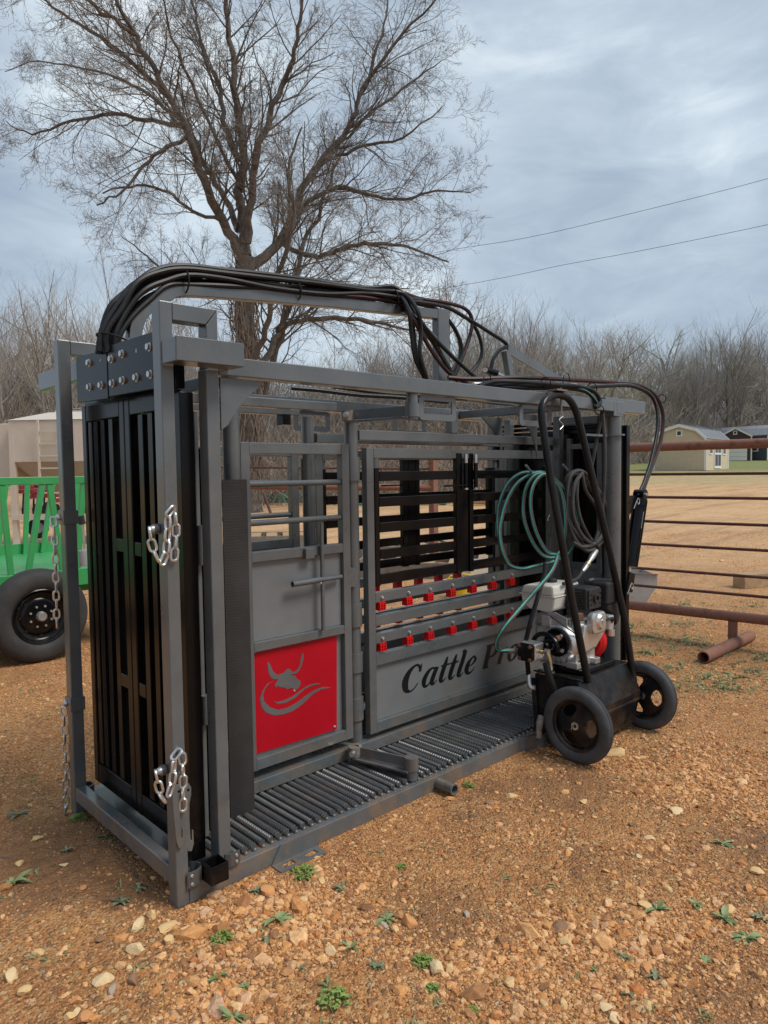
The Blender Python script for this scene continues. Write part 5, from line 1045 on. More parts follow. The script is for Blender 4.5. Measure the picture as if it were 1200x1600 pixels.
hose([(1.833, 0.3, 1.961), (2.223, 0.28, 1.97), (2.484, 0.2, 1.991), (2.736, 0.1, 1.988), (2.799, 0.03, 1.933), (2.834, 0.02, 1.819), (2.822, 0.0, 1.626), (2.816, 0.0, 1.396), (2.808, 0.02, 1.125)], .011, 'dusty_hose')
hose([(2.861, 0.04, 1.86), (2.873, 0.06, 1.785), (2.849, 0.08, 1.629), (2.839, 0.1, 1.513), (2.807, 0.12, 1.396)], .011, 'dusty_hose')
hose([(0.888, 0.5, 1.898), (1.026, 0.46, 1.892), (1.25, 0.44, 1.883), (1.518, 0.42, 1.885), (1.889, 0.42, 1.882)], .011, stripe=('white_stripe', (0, 0, .3)))
hose([(1.178, 0.55, 1.929), (1.39, 0.5, 1.913), (1.619, 0.45, 1.907), (1.974, 0.4, 1.928)], .010)
for a in [(2.269, 0.04, 1.978), (2.744, 0.04, 1.983), (2.721, -0.02, 1.849), (3.796, 0.12, 1.988)]: tie(a, (1, 0, .3), .030)
for a in [(1.801, 0.1, 1.936), (2.454, 0.05, 1.986)]: part('tie_tail', MB().tube(spline([a, (a[0] + .01, a[1], a[2] + .05), (a[0] + .05, a[1], a[2] + .06), (a[0] + .07, a[1], a[2] + .02)], 4), .003, 5), M['hose'], ch)
# hook pegs for the coils
for a, b_ in (((2.098, 0.05, 1.526), (2.663, 0.38, 1.446)), ((2.408, 0.02, 1.528), (2.997, 0.33, 1.453))): part('coil_peg', MB().cyl(a, b_, .007, 8), M['gray'], ch)
for x, z0, z1 in ((2.62, 1.10, 1.16),): part('hook', MB().tube([(2.846, 0.39, 1.083), (2.846, 0.39, 1.179), (2.787, 0.37, 1.207), (2.751, 0.36, 1.173)], .006, 6), M['gray'], ch)
# bracket pin that carries the cart handle
part('handle_bolt', MB().cyl((2.306, -0.03, 1.946), (2.312, -0.03, 1.821), .006, 8), M['dirty_steel'], ch)
part('handle_strap', MB().box(2.214, 2.312, -.07, -.002, 1.9244, 1.9324), M['dirty_steel'], ch)
part('hitch_pin', MB().tube(spline([(2.298, -0.035, 1.82), (2.323, -0.035, 1.794), (2.285, -0.035, 1.771), (2.323, -0.035, 1.745), (2.292, -0.035, 1.719)], 4), .0028, 6), M['zinc'], ch)
# wiring strap on the far wall: sorting block hanging under the far header
box('release_valve', 1.009, 1.057, .74, .80, 1.745, 1.80, 'black')

# ------------------------------------------------------------------ chains
def link_mesh():
    L_, W_, r = .052, .032, .0048; pts = []
    for i in range(8): a = -math.pi / 2 + math.pi * i / 7; pts.append((L_ / 2 - W_ / 2 + (W_ / 2 - r) * math.cos(a), (W_ / 2 - r) * math.sin(a), 0))
    for i in range(8): a = math.pi / 2 + math.pi * i / 7; pts.append((-L_ / 2 + W_ / 2 + (W_ / 2 - r) * math.cos(a), (W_ / 2 - r) * math.sin(a), 0))
    return mesh_of('link', MB().tube(pts, r, 6, True), M['zinc'])
LINK = link_mesh()
def chain(pts, label):
    P_ = [Vector(p) for p in pts]; o = thing('safety_chain', label, 'chain', tuple(P_[0]), 0, 'galvanised chains hanging on the chute posts', True)
    sp_ = [Vector(p) for p in spline(P_, 10)]; d_ = 0; k = 0; pitch = .0405; prev = sp_[0]; nxt = pitch / 2; acc = 0
    for a, b_ in zip(sp_, sp_[1:]):
        L_ = (b_ - a).length
        while acc + L_ >= nxt:
            p = a.lerp(b_, (nxt - acc) / L_); d = (b_ - a).normalized()
            c_ = bpy.data.objects.new('link', LINK); COL.objects.link(c_); c_.parent = o; c_.location = p - P_[0]
            q = d.to_track_quat('X', 'Z'); c_.rotation_mode = 'QUATERNION'; c_.rotation_quaternion = q @ Matrix.Rotation(R(25 + 90 * (k % 2) + random.uniform(-10, 10)), 3, 'X').to_quaternion(); k += 1; nxt += pitch
        acc += L_
chain([(-0.064, -0.012, 1.329), (-0.057, -0.012, 1.278), (-0.039, -0.012, 1.226), (-0.022, -0.014, 1.212), (-0.007, -0.014, 1.253), (-0.0, -0.014, 1.323), (0.006, -0.014, 1.37), (0.024, -0.014, 1.378), (0.029, -0.014, 1.311), (0.019, -0.014, 1.212)], 'upper chain looped over the near corner post, at the height of the trailer wheel')
chain([(-0.069, -0.012, 0.515), (-0.061, -0.012, 0.467), (-0.048, -0.014, 0.415), (-0.025, -0.014, 0.423), (-0.009, -0.014, 0.474), (0.002, -0.014, 0.544), (0.024, -0.014, 0.547), (0.029, -0.014, 0.485), (0.025, -0.014, 0.358)], 'lower chain looped on the near corner post above the latch hooks')
chain([(-0.03, 1.0, 1.324), (-0.03, 0.992, 1.25), (-0.03, 0.99, 1.124), (-0.03, 0.998, 0.983), (-0.03, 1.005, 0.846)], 'upper chain hanging straight down beside the left post')
chain([(-0.03, 0.964, 0.494), (-0.03, 0.962, 0.366), (-0.03, 0.962, 0.223), (-0.03, 0.983, 0.026)], 'lower chain hanging from the left post almost to the ground')

# ================================================================== power unit cart
ct = thing('power_unit_cart', 'black two-wheeled cart with small engine and pump, leaning on the chute', 'engine cart', (2.45, -.25, 0))
def cb(name, x0, x1, y0, y1, z0, z1, mat='cart_black', bevel=.004, parent=None, **k): return part(name, MB().box(x0, x1, y0, y1, z0, z1), M[mat], parent or ct, bevel, **k)
prof = [(.035, .385), (-.232, .392), (-.300, .238), (-.262, .045), (-.05, .020), (.004, .015)]
part('oil_tank', MB().prism(prof, 'x', 2.150, 2.705), M['cart_black'], ct, .006)
cb('tank_fold', 2.150, 2.166, -.26, .045, .3935, .402)
part('foot_plate', MB().bar((2.145, .038, .36), (2.140, .002, .0), .012, .03, (0, 1, 0)), M['cart_black'], ct)
part('axle', MB().cyl((2.06, -.285, .192), (2.80, -.285, .192), .013, 16), M['cart_black'], ct)
part('filler_cap', MB().cyl((2.20, -.005, .385), (2.20, -.005, .450), .030, 20), M['alu'], ct); part('filler_flange', MB().cyl((2.20, -.005, .386), (2.20, -.005, .397), .048, 20), M['dirty_steel'], ct)
part('tank_label', MB().box(2.168, 2.1695, -.03, .02, .41, .45), M['label'], ct)
def wheel(x, sgn):
    """tyre, spoked rim and hub; outer face towards sgn*x"""
    c_ = (x, -.285, .196); a = (sgn, 0, 0)
    w_ = part('wheel', MB().lathe([(.040, .012), (.052, .008), (.058, -.006), (.120, -.010), (.126, .012), (.138, .016), (.140, -.016), (.128, -.014), (.115, -.016), (.05, -.016), (.040, -.012)][:1] + [(.0405, .012), (.041, -.012)], c_, a, 24), M['plastic'], ct)
    # disc with three oval openings
    m = MB(); n = 180; v = []; f = []
    radii = [.030 + .09 * q / 26 for q in range(27)]
    for r in radii:
        for j in range(n): th = 2 * math.pi * j / n; v.append((x + sgn * (.004 + .010 * math.cos((r - .03) / .09 * 2)), c_[1] + r * math.cos(th), c_[2] + r * math.sin(th)))
    for i in range(len(radii) - 1):
        for j in range(n):
            th = ((j + .5) / n * 360) % 120; rm = (radii[i] + radii[i + 1]) / 2
            if ((th - 60) / (30 + (rm - .08) * 250)) ** 2 + ((rm - .080) / .030) ** 2 < 1: continue
            f.append((i * n + j, i * n + (j + 1) % n, (i + 1) * n + (j + 1) % n, (i + 1) * n + j))
    m.add(v, f, True); d = part('wheel_disc', m, M['cart_black'], w_); so_ = d.modifiers.new('thick', 'SOLIDIFY'); so_.thickness = .006; so_.offset = 0
    part('rim', MB().lathe([(.118, .014), (.126, .022), (.136, .022), (.138, .010), (.138, -.018), (.128, -.020), (.124, -.006), (.118, .004)], c_, a, 48, True), M['cart_black'], w_)
    pr = [(.134, .020), (.142, .029), (.162, .033), (.182, .028), (.192, .017)] 
    tread = [(.1955, .011), (.1935, .0095), (.1965, .007), (.194, .004), (.197, .002), (.197, -.002), (.194, -.004), (.1965, -.007), (.1935, -.0095), (.1955, -.011)]
    part('tyre', MB().lathe(pr + tread + [(r, -o_) for r, o_ in reversed(pr)], c_, a, 72, True), M['tire'], w_)
    part('hub', MB().cyl((x - sgn * .02, *c_[1:]), (x + sgn * .020, *c_[1:]), .032, 20), M['cart_black'], w_)
    part('axle_washer', MB().pipe((x + sgn * .020, *c_[1:]), (x + sgn * .026, *c_[1:]), .020, .010, 18), M['zinc'], w_)
    part('cotter_pin', MB().tube([(x + sgn * .028, c_[1], c_[2] + .004), (x + sgn * .03, c_[1] + .012, c_[2]), (x + sgn * .03, c_[1] + .018, c_[2] - .022)], .002, 5), M['zinc'], w_)
wheel(2.068, -1); wheel(2.765, -1)
hl = [(2.226, -0.25, 0.377), (2.163, -0.189, 0.825), (2.115, -0.123, 1.313), (2.092, -0.092, 1.541), (2.085, -0.069, 1.708), (2.084, -0.058, 1.789), (2.113, -0.05, 1.851), (2.174, -0.045, 1.888), (2.237, -0.043, 1.903), (2.298, -0.043, 1.903), (2.364, -0.045, 1.886), (2.416, -0.052, 1.832), (2.447, -0.066, 1.733), (2.483, -0.089, 1.565), (2.59, -0.155, 1.076), (2.676, -0.217, 0.624), (2.692, -0.27, 0.234)]
part('push_handle', MB().tube(hl[:5] + spline(hl[4:13], 4)[1:] + hl[13:], .0200, 18), M['cart_black'], ct)
part('handle_bracket', MB().cyl((2.692, -0.27, 0.234), (2.75, -.285, .20), .013, 12), M['cart_black'], ct)
# --- engine on top of the tank
en = (2.35, -.05, .39)
cb('engine_mount', 2.26, 2.60, -.20, -.05, .395, .420); cb('engine_mount', 2.30, 2.62, .0, .06, .395, .420)
m = MB(); m.lathe([(.001, 0), (.095, .001), (.110, .02), (.112, .14), (.10, .20), (.06, .22), (.001, .221)], (2.245, -.045, .545), (1, 0, 0), 28); m.box(2.27, 2.46, -.15, .06, .422, .50)
ck = part('crankcase', m, M['alu'], ct)
for k in range(9):
    a = R(200 + k * 20); part('crankcase_rib', MB().bar((2.240, -.045 + .03 * math.cos(a), .545 + .03 * math.sin(a)), (2.238, -.045 + .105 * math.cos(a), .545 + .105 * math.sin(a)), .006, .010), M['alu'], ck)
for x, y in ((2.25, -.15), (2.42, -.16)): part('foot_casting', MB().box(x, x + .05, y - .02, y + .05, .421, .455), M['alu_shine'], ct, .004)
fl = part('pump_flange', MB().lathe([(.001, .0), (.072, .001), (.078, .006), (.078, .014), (.001, .015)], (2.222, -.052, .556), (1, 0, 0), 28), M['black'], ct)
for a in (40, 130, 220, 310): part('flange_bolt', MB().hexbolt((2.222, -.052 + .056 * math.cos(R(a)), .556 + .056 * math.sin(R(a))), (-1, 0, 0), .009, .008), M['zinc'], fl)
part('shaft_coupling', MB().cyl((2.14, -.03, .540), (2.224, -.045, .552), .034, 20), M['black'], ct)
part('coupling_guard', MB().tube(spline([(2.17, .05, .50), (2.17, .055, .56), (2.17, .02, .60), (2.17, -.04, .605), (2.17, -.09, .57), (2.17, -.10, .52)], 4), .013, 8), M['black'], ct)
part('rusty_spacer', MB().cyl((2.19, -.075, .585), (2.225, -.078, .588), .016, 12), M['rusty_brown'], ct)
pm = part('hydraulic_pump', MB().box(2.055, 2.140, -.035, .062, .478, .572), M['alu_shine'], ct, .008)
part('pump_end', MB().prism([(-.033, .49), (-.02, .478), (.045, .478), (.060, .492), (.060, .558), (.046, .572), (-.02, .572), (-.033, .56)], 'x', 2.030, 2.053), M['black'], pm, .002)
for a, b_ in ((-.020, .490), (-.020, .560), (.048, .490), (.048, .560)): part('pump_bolt', MB().hexbolt((2.030, a, b_), (-1, 0, 0), .0085, .007), M['rusty_brown'], pm)
part('pump_fitting', MB().tube([(2.10, -.04, .525), (2.10, -.085, .53), (2.10, -.095, .50), (2.105, -.098, .44)], [.011, .012, .011, .013], 12), M['brass'], pm)
part('pump_fitting', MB().tube([(2.10, -.07, .532), (2.10, -.09, .532)], .019, 6), M['dirty_steel'], pm)
part('crimp_fitting', MB().tube([(2.063, 0.07, 0.519), (2.035, 0.075, 0.523), (1.979, 0.08, 0.532), (1.952, 0.08, 0.541)], [.016, .013, .014, .012], 12), M['zinc'], pm)
# hoses and the small elbow below the pump
def cpath(pts, r, mat, name, **k): return hose(pts, r, mat, name=name, parent=ct, **k)
cpath([(2.075, -0.09, 0.483), (2.075, -0.11, 0.418), (2.092, -0.13, 0.333), (2.107, -0.12, 0.241), (2.086, -0.09, 0.169), (2.071, -0.06, 0.096)], .019, 'hose', 'suction_hose')
part('hose_clamp', MB().pipe((2.087, -0.09, 0.456), (2.091, -0.095, 0.436), .023, .018, 16), M['zinc'], ct)
part('suction_fitting', MB().tube([(2.048, -0.08, 0.201), (2.031, -0.08, 0.164), (2.025, -0.08, 0.131), (2.025, -0.08, 0.089)], [.016, .020, .015, .018], 8), M['dirty_steel'], ct)
part('drain_pipe', MB().cyl((2.077, 0.03, 0.463), (2.088, 0.03, 0.387), .013, 12), M['black'], ct)
part('drain_elbow', MB().tube(spline([(2.089, 0.03, 0.398), (2.08, 0.02, 0.345), (2.084, 0.01, 0.325), (2.091, -0.01, 0.325)], 4), .013, 12), M['zinc'], ct)
# cylinder block, valve cover, exhaust
for k in range(7): cb('cooling_fin', 2.30 - .002 * k, 2.50 + .002 * k, -.060 - k * .016 - .006, -.060 - k * .016, .555, .675, 'alu', .001)
bl = part('cylinder_block', MB().box(2.315, 2.485, -.165, .03, .565, .665), M['alu'], ct, .004)
vc = part('valve_cover', MB().prism(rrect(2.335, 2.475, .600, .722, .036, 5), 'y', -.215, -.172), M['alu_shine'], ct, .012)
part('cover_boss', MB().lathe([(.001, .014), (.034, .012), (.044, .0)], (2.41, -.215, .668), (0, -1, 0), 24), M['alu_shine'], vc)
part('cover_bolt', MB().hexbolt((2.41, -.228, .672), (0, -1, 0), .008, .006), M['zinc'], vc)
part('head_casting', MB().prism([(2.27, .56), (2.30, .50), (2.42, .515), (2.53, .60), (2.52, .665), (2.30, .66)], 'y', -.185, -.10), M['alu_shine'], ct, .012)
part('spark_lead', MB().tube(spline([(2.49, -.20, .66), (2.53, -.22, .67), (2.55, -.20, .64), (2.56, -.17, .60)], 4), .008, 8), M['plastic'], ct)
part('carburettor', MB().box(2.52, 2.575, -.205, -.12, .60, .68), M['alu'], ct, .008)
part('carburettor_bowl', MB().cyl((2.55, -.20, .565), (2.55, -.20, .60), .020, 16), M['alu_shine'], ct)
part('exhaust_plate', MB().box(2.30, 2.345, -.150, -.10, .60, .715), M['rusty_brown'], ct, .003)
part('heat_plate', MB().prism([(-.075, .60), (-.005, .635), (.030, .70), (-.02, .715), (-.095, .69), (-.10, .62)], 'x', 2.262, 2.266), M['alu'], ct, .001)
part('fan_shroud', MB().lathe([(.001, 0), (.10, .001), (.115, .02), (.115, .05), (.09, .07), (.001, .071)], (2.475, -.075, .535), (1, 0, 0), 28), M['redplastic'], ct)
for a in range(8): part('case_bolt', MB().hexbolt((2.243, -.045 + .098 * math.cos(R(22 + a * 45)), .545 + .098 * math.sin(R(22 + a * 45))), (-1, 0, 0), .006, .006), M['zinc'], ck)
part('oil_plug', MB().cyl((2.30, -.160, .45), (2.30, -.150, .45), .012, 12), M['plastic'], ck)
part('throttle_cable', MB().tube(spline([(2.27, .03, .69), (2.23, -.05, .68), (2.24, -.12, .64), (2.28, -.16, .60)], 5), .004, 6), M['plastic'], ct)
part('fuel_line', MB().tube(spline([(2.50, .02, .72), (2.56, -.06, .70), (2.58, -.12, .66), (2.55, -.16, .63)], 5), .005, 6), M['hose'], ct)
# muffler with louvred guard
mf = part('muffler_guard', MB().box(2.375, 2.520, -.150, .010, .722, .842), M['plastic'], ct, .008)
for k in range(7): part('louvre', MB().box(2.366, 2.374, -.125, -.005, .733 + k * .0145, .740 + k * .0145), M['plastic'], mf, .001)
part('guard_panel', MB().prism(rrect(2.385, 2.512, .728, .838, .014, 4), 'y', -.160, -.1505), M['plastic'], mf, .003)
part('exhaust_outlet', MB().pipe((2.452, -.172, .785), (2.452, -.155, .785), .026, .015, 22), M['plastic'], mf)
part('exhaust_hole', MB().cyl((2.452, -.1665, .785), (2.452, -.1605, .785), .0148, 16), M['black'], mf)
for sx in (-1, 1):
    for k in range(3): part('guard_slot', MB().bar((2.452 + sx * .040, -.1612, .755 + k * .028), (2.452 + sx * .055, -.1612, .750 + k * .028), .003, .006), M['black'], mf)
# air cleaner
part('air_cleaner', MB().prism(rrect(2.545, 2.705, .735, .862, .02, 4), 'y', -.180, -.02), M['plastic'], ct, .012)
part('air_cleaner_base', MB().prism([(2.56, .733), (2.70, .733), (2.715, .68), (2.69, .62), (2.66, .60), (2.64, .66), (2.58, .70)], 'y', -.170, -.03), M['plastic'], ct, .006)
part('wing_nut', MB().bar((2.52, -.08, .872), (2.565, -.08, .872), .006, .012), M['zinc'], ct)
# fuel tank with its seam
tk = part('fuel_tank', MB().prism([(-.012, .858), (-.020, .80), (.205, .80), (.190, .842), (.16, .852)], 'x', 2.255, 2.52), M['cream'], ct, .012)
part('tank_lower', MB().prism([(-.022, .794), (-.010, .722), (.03, .705), (.15, .712), (.200, .745), (.208, .794)], 'x', 2.262, 2.515), M['cream'], tk, .010)
part('tank_seam', MB().prism([(-.026, .794), (.211, .794), (.211, .800), (-.026, .800)], 'x', 2.251, 2.525), M['cream'], tk, .002)
part('tank_strut', MB().box(2.28, 2.30, .02, .04, .62, .71), M['alu'], ct); part('tank_strut', MB().box(2.28, 2.30, .12, .14, .52, .715), M['alu'], ct)
part('fuel_cap', MB().lathe([(.001, .022), (.026, .021), (.030, .014), (.030, 0)], (2.40, .09, .856), (0, 0, 1), 20), M['plastic'], tk)
part('governor_box', MB().box(2.25, 2.29, .0, .06, .63, .69), M['alu'], ct, .004)

# ------------------------------------------------------------------ coiled hoses
gc = thing('coiled_hose', 'teal striped hose coiled on a peg and dropping to the pump', 'hose', (2.406, 0.2, 1.461))
def loops(specs, r, mat, stripe, par):
    pass
GP = [(2.569, 0.25, 1.471), (2.467, 0.25, 1.485), (2.351, 0.27, 1.481), (2.269, 0.3, 1.425), (2.218, 0.32, 1.321), (2.195, 0.32, 1.217), (2.182, 0.3, 1.114), (2.189, 0.28, 1.021), (2.217, 0.25, 0.958), (2.297, 0.22, 0.931), (2.394, 0.2, 0.939), (2.546, 0.19, 0.947), (2.706, 0.18, 0.983), (2.765, 0.16, 1.08), (2.769, 0.15, 1.192), (2.718, 0.15, 1.305), (2.635, 0.16, 1.385), (2.55, 0.18, 1.451), (2.468, 0.2, 1.485), (2.406, 0.22, 1.48), (2.306, 0.25, 1.434), (2.224, 0.26, 1.353), (2.165, 0.26, 1.252), (2.126, 0.25, 1.152), (2.111, 0.22, 1.053), (2.134, 0.2, 0.981)]
hose(GP, .0115, 'dusty_hose', stripe=('green_stripe', (-.5, 0, .25)), sw=.32, parent=gc, name='hose_loops')
GP2 = [(2.496, 0.2, 1.479), (2.395, 0.2, 1.47), (2.343, 0.22, 1.413), (2.322, 0.23, 1.329), (2.307, 0.22, 1.236), (2.323, 0.2, 1.141), (2.366, 0.18, 1.055), (2.427, 0.16, 0.998), (2.509, 0.14, 0.987), (2.554, 0.12, 1.054), (2.552, 0.1, 1.163), (2.542, 0.1, 1.281), (2.52, 0.11, 1.377), (2.476, 0.13, 1.442), (2.414, 0.15, 1.474), (2.347, 0.16, 1.439), (2.3, 0.16, 1.373), (2.28, 0.15, 1.281), (2.286, 0.13, 1.178), (2.319, 0.11, 1.089), (2.361, 0.09, 1.03), (2.422, 0.07, 1.011), (2.397, 0.05, 1.004)]
GP3 = [(2.38, 0.04, 0.999), (2.293, 0.02, 0.934), (2.13, 0.0, 0.859), (1.941, -0.02, 0.776), (1.835, -0.01, 0.704), (1.809, 0.02, 0.637), (1.824, 0.04, 0.591), (1.882, 0.06, 0.557), (1.956, 0.075, 0.537)]
hose(GP2 + GP3, .0115, 'dusty_hose', stripe=('green_stripe', (-.5, 0, .25)), sw=.32, parent=gc, name='hose_loops')
bh = thing('coiled_hose', 'plain black hose coiled on a peg inside the cart handle', 'hose', (2.783, 0.15, 1.455))
hose([(2.844, 0.15, 1.475), (2.758, 0.15, 1.492), (2.674, 0.16, 1.46), (2.651, 0.17, 1.373), (2.66, 0.17, 1.263), (2.694, 0.16, 1.151), (2.763, 0.14, 1.059), (2.855, 0.12, 1.019), (2.927, 0.1, 1.026), (2.99, 0.08, 1.091), (2.994, 0.07, 1.183), (2.939, 0.07, 1.299), (2.849, 0.08, 1.402), (2.758, 0.1, 1.481), (2.69, 0.12, 1.487), (2.637, 0.13, 1.439), (2.618, 0.13, 1.32), (2.612, 0.12, 1.202), (2.659, 0.1, 1.08), (2.747, 0.08, 1.009), (2.817, 0.06, 1.01)], .012, 'dusty_hose', parent=bh, name='hose_loops')
hose([(2.77, 0.12, 1.481), (2.72, 0.12, 1.438), (2.694, 0.11, 1.318), (2.719, 0.1, 1.197), (2.805, 0.09, 1.081), (2.893, 0.08, 1.019)], .012, 'dusty_hose', parent=bh, name='hose_loops')
hose([(2.738, 0.1, 1.47), (2.762, 0.09, 1.371), (2.871, 0.08, 1.256), (2.875, 0.07, 1.144), (2.834, 0.07, 1.058)], .011, 'dusty_hose', parent=bh, name='hose_loops')
hose([(2.738, 0.1, 1.479), (2.658, 0.1, 1.417), (2.629, 0.1, 1.31), (2.635, 0.09, 1.202), (2.706, 0.08, 1.1), (2.803, 0.07, 1.04)], .0125, 'dusty_hose', parent=bh, name='hose_loops')
hose([(2.803, 0.13, 1.474), (2.837, 0.11, 1.391), (2.93, 0.09, 1.299), (2.961, 0.08, 1.184), (2.908, 0.07, 1.086), (2.813, 0.07, 1.043), (2.707, 0.08, 1.034), (2.619, 0.09, 1.067)], .0125, 'dusty_hose', parent=bh, name='hose_loops')
hose([(2.799, 0.15, 1.481), (2.708, 0.15, 1.46), (2.643, 0.15, 1.385), (2.62, 0.14, 1.288), (2.631, 0.13, 1.2), (2.691, 0.12, 1.121), (2.755, 0.11, 1.067)], .0125, 'dusty_hose', parent=bh, name='hose_loops')
part('coupler', MB().tube([(2.799, 0.04, 1.004), (2.731, 0.03, 0.976), (2.686, 0.02, 0.954), (2.627, 0.01, 0.926), (2.577, 0.0, 0.906)], [.013, .020, .012, .017, .011], 10), M['zinc'], bh); part('brass_ring', MB().cyl((2.659, 0.012, 0.946), (2.645, 0.012, 0.936), .0175, 14), M['brass'], bh)
hose([(2.577, 0.0, 0.906), (2.513, -0.01, 0.876), (2.43, -0.02, 0.868), (2.331, -0.03, 0.866)], .010, 'dusty_hose', parent=bh, name='hose_end')
dh = hose([(2.246, 0.03, 0.984), (2.219, 0.02, 0.917), (2.118, 0.0, 0.79), (2.059, 0.0, 0.677), (2.052, 0.02, 0.589)], .0125, 'hose', parent=ct, name='pressure_hose')

# ================================================================== things round about
# rusty pipe fence at right
FD = Vector((-.12, .993, 0)).normalized(); F0 = Vector((5.05, .10, 0))
rf = thing('pipe_fence', 'rusty pipe and rod cattle fence panel on a skid, right of the chute', 'fence', (5.05, .10, 0))
def fp_(d, z): p = F0 + FD * d; return (p.x, p.y, z)
part('top_pipe', MB().cyl(fp_(-3.4, 1.690), fp_(1.55, 1.690), .040, 16), M['rust'], rf); part('bottom_pipe', MB().cyl(fp_(-3.4, .262), fp_(1.55, .262), .043, 16), M['rust'], rf)
for z in [1.448, 1.246, 1.031, 0.826, 0.606, 0.448]:
    part('fence_rod', MB().cyl(fp_(-3.4, z), fp_(1.55, z), .0125, 10), M['rust_thin'], rf)
for d in (1.5, -3.35): part('fence_post', MB().cyl(fp_(d, 0), fp_(d, 1.69), .036, 14), M['rust'], rf)
part('skid_leg', MB().cyl(fp_(0, .03), fp_(0, .225), .037, 16), M['rust'], rf)
q = ((4.369, 0.052, 0.004), (5.349, 0.07, 0.005))
part('skid_pipe', MB().pipe((q[0][0], q[0][1], .052), (q[1][0], q[1][1], .052), .047, .038, 22), M['rust'], rf)
# second pipe fence behind the chute, seen through the windows
f2 = thing('pipe_fence', 'rusty two-rail pipe fence seen through the chute windows', 'fence', (6.709, 5.054, 0.055))
A_, B_ = Vector((4.269, 7.224, 1.334)), Vector((6.719, 5.047, 1.259))
part('fence_post', MB().box(B_.x - .05, B_.x + .05, B_.y - .05, B_.y + .05, -.02, 1.80), M['rust'], f2, .004)
part('fence_rail', MB().cyl(A_ + Vector((0, 0, 0)), B_, .050, 14), M['rust'], f2)
part('fence_rail', MB().cyl((A_.x, A_.y, 1.8318), (B_.x, B_.y, 1.7612), .042, 14), M['rust'], f2)
part('fence_rod', MB().cyl((A_.x, A_.y, 1.6066), (B_.x, B_.y, 1.5341), .014, 8), M['rust_thin'], f2)
part('fence_brace', MB().bar((4.776, 6.614, 1.222), (4.739, 6.375, 0.905), .03, .03), M['rust_thin'], f2)
# galvanised trough end and timber block at right
tr = thing('feed_trough', 'gray sheet metal trough end sticking out behind the chute at right', 'trough', (6.319, 1.576, 0.013), VIEW_RZ, None, True)
d_ = 7.869; u_ = d_ / 1123.5
m = MB(); m.prism([(-60 * u_, .0), (8 * u_, .0), (27 * u_, 27 * u_), (27 * u_, 45 * u_), (-60 * u_, 52 * u_)], 'y', 0, .012); m.prism([(-60 * u_, .0), (8 * u_, .0), (27 * u_, 27 * u_), (27 * u_, 45 * u_), (-60 * u_, 52 * u_)], 'y', .5, .512)
m.bar((8 * u_, .256, .006), (-60 * u_, .256, .006), .486, .01); m.bar((8.5 * u_, .256, .004), (26.5 * u_, .256, 27 * u_), .484, .008); m.bar((26.8 * u_, .256, 27 * u_), (26.8 * u_, .256, 45 * u_), .484, .008, (1, 0, 0))
part('trough_sheet', m, M['galv'], tr)
part('trough_rim', MB().bar((-60 * u_, -.006, 52.6 * u_), (27.2 * u_, -.006, 45.6 * u_), .022, .014), M['old_wood'], tr)
tbk = thing('timber_block', 'squared weathered timber lying on the yard at the right edge', 'timber', (8.088, 1.045, 0.02), VIEW_RZ + .35, None, True)
u_ = 0.0077
part('beam', MB().box(-15 * u_, 90 * u_, 0, 24 * u_, 0, 23 * u_), M['wood'], tbk, .01)
# tan gambrel shed and its neighbours
def shed(s, px, w_, L_, eave, peak, rz, wallm, label, kind):
    x, y, z = at(s, (px - 600) / 1123.5 * s); o = thing('shed', label, 'shed', (x, y, z), VIEW_RZ + rz, 'portable sheds at the edge of the yard', True)
    hw = w_ / 2
    if kind == 'gambrel': g_ = [(-hw, 0), (hw, 0), (hw, eave), (hw * .62, eave + (peak - eave) * .66), (0, peak), (-hw * .62, eave + (peak - eave) * .66), (-hw, eave)]
    else: g_ = [(-hw, 0), (hw, 0), (hw, eave), (0, peak), (-hw, eave)]
    part('wall', MB().prism(g_, 'y', 0, L_), M[wallm], o)
    sd = MB(); k = int(w_ / .2)
    for i in range(1, k): sd.box(-hw + i * .2 - .008, -hw + i * .2 + .008, -.012, -.001, 0, eave)
    part('siding_batten', sd, M[wallm], o, kind='stuff')
    e = g_[2:] 
    for a, b_ in zip(e, e[1:]):
        part('roof', MB().prism([(a[0] * 1.04, a[1] + .02), (b_[0] * 1.04, b_[1] + .02), (b_[0] * 1.04, b_[1] + .10), (a[0] * 1.04, a[1] + .10)], 'y', -.18, L_ + .18), M['roof_gray'], o)
        part('roof_trim', MB().prism([(a[0] * 1.04, a[1] - .12), (b_[0] * 1.04, b_[1] - .12), (b_[0] * 1.04, b_[1] + .115), (a[0] * 1.04, a[1] + .115)], 'y', -.22, -.185), M['white_trim'], o)
        n_ = int(L_ / .45)
        rb_ = MB()
        for i in range(n_): rb_.bar((a[0] * 1.042, .2 + i * .45, a[1] + .12), (b_[0] * 1.042, .2 + i * .45, b_[1] + .12), .03, .03)
        part('roof_rib', rb_, M['roof_gray'], o, kind='stuff')
    for sx in (-1, 1): part('corner_trim', MB().box(sx * hw - .08, sx * hw + .08, -.03, -.002, 0, eave), M['white_trim'], o)
    v_ = part('gable_vent', MB().box(-.24, .24, -.05, -.003, peak - .85, peak - .35), M['white_trim'], o); part('vent_slats', MB().box(-.14, .14, -.06, -.051, peak - .75, peak - .45), M['glass'], v_)
    return o, hw
o, hw = shed(57, 1061, 3.95, 6.4, 2.45, 3.55, -.70, 'tan_siding', 'tan sided barn shed with gray gambrel roof and white trim', 'gambrel')
def side_win(o, hw, y, w_, z0, z1, mat='white_trim', name='window'):
    f_ = part(name, MB().box(hw + .002, hw + .05, y, y + w_, z0, z1), M['white_trim'], o)
    part('pane', MB().box(hw + .051, hw + .06, y + .12, y + w_ - .12, z0 + .1, z1 - .1), M['glass'], f_)
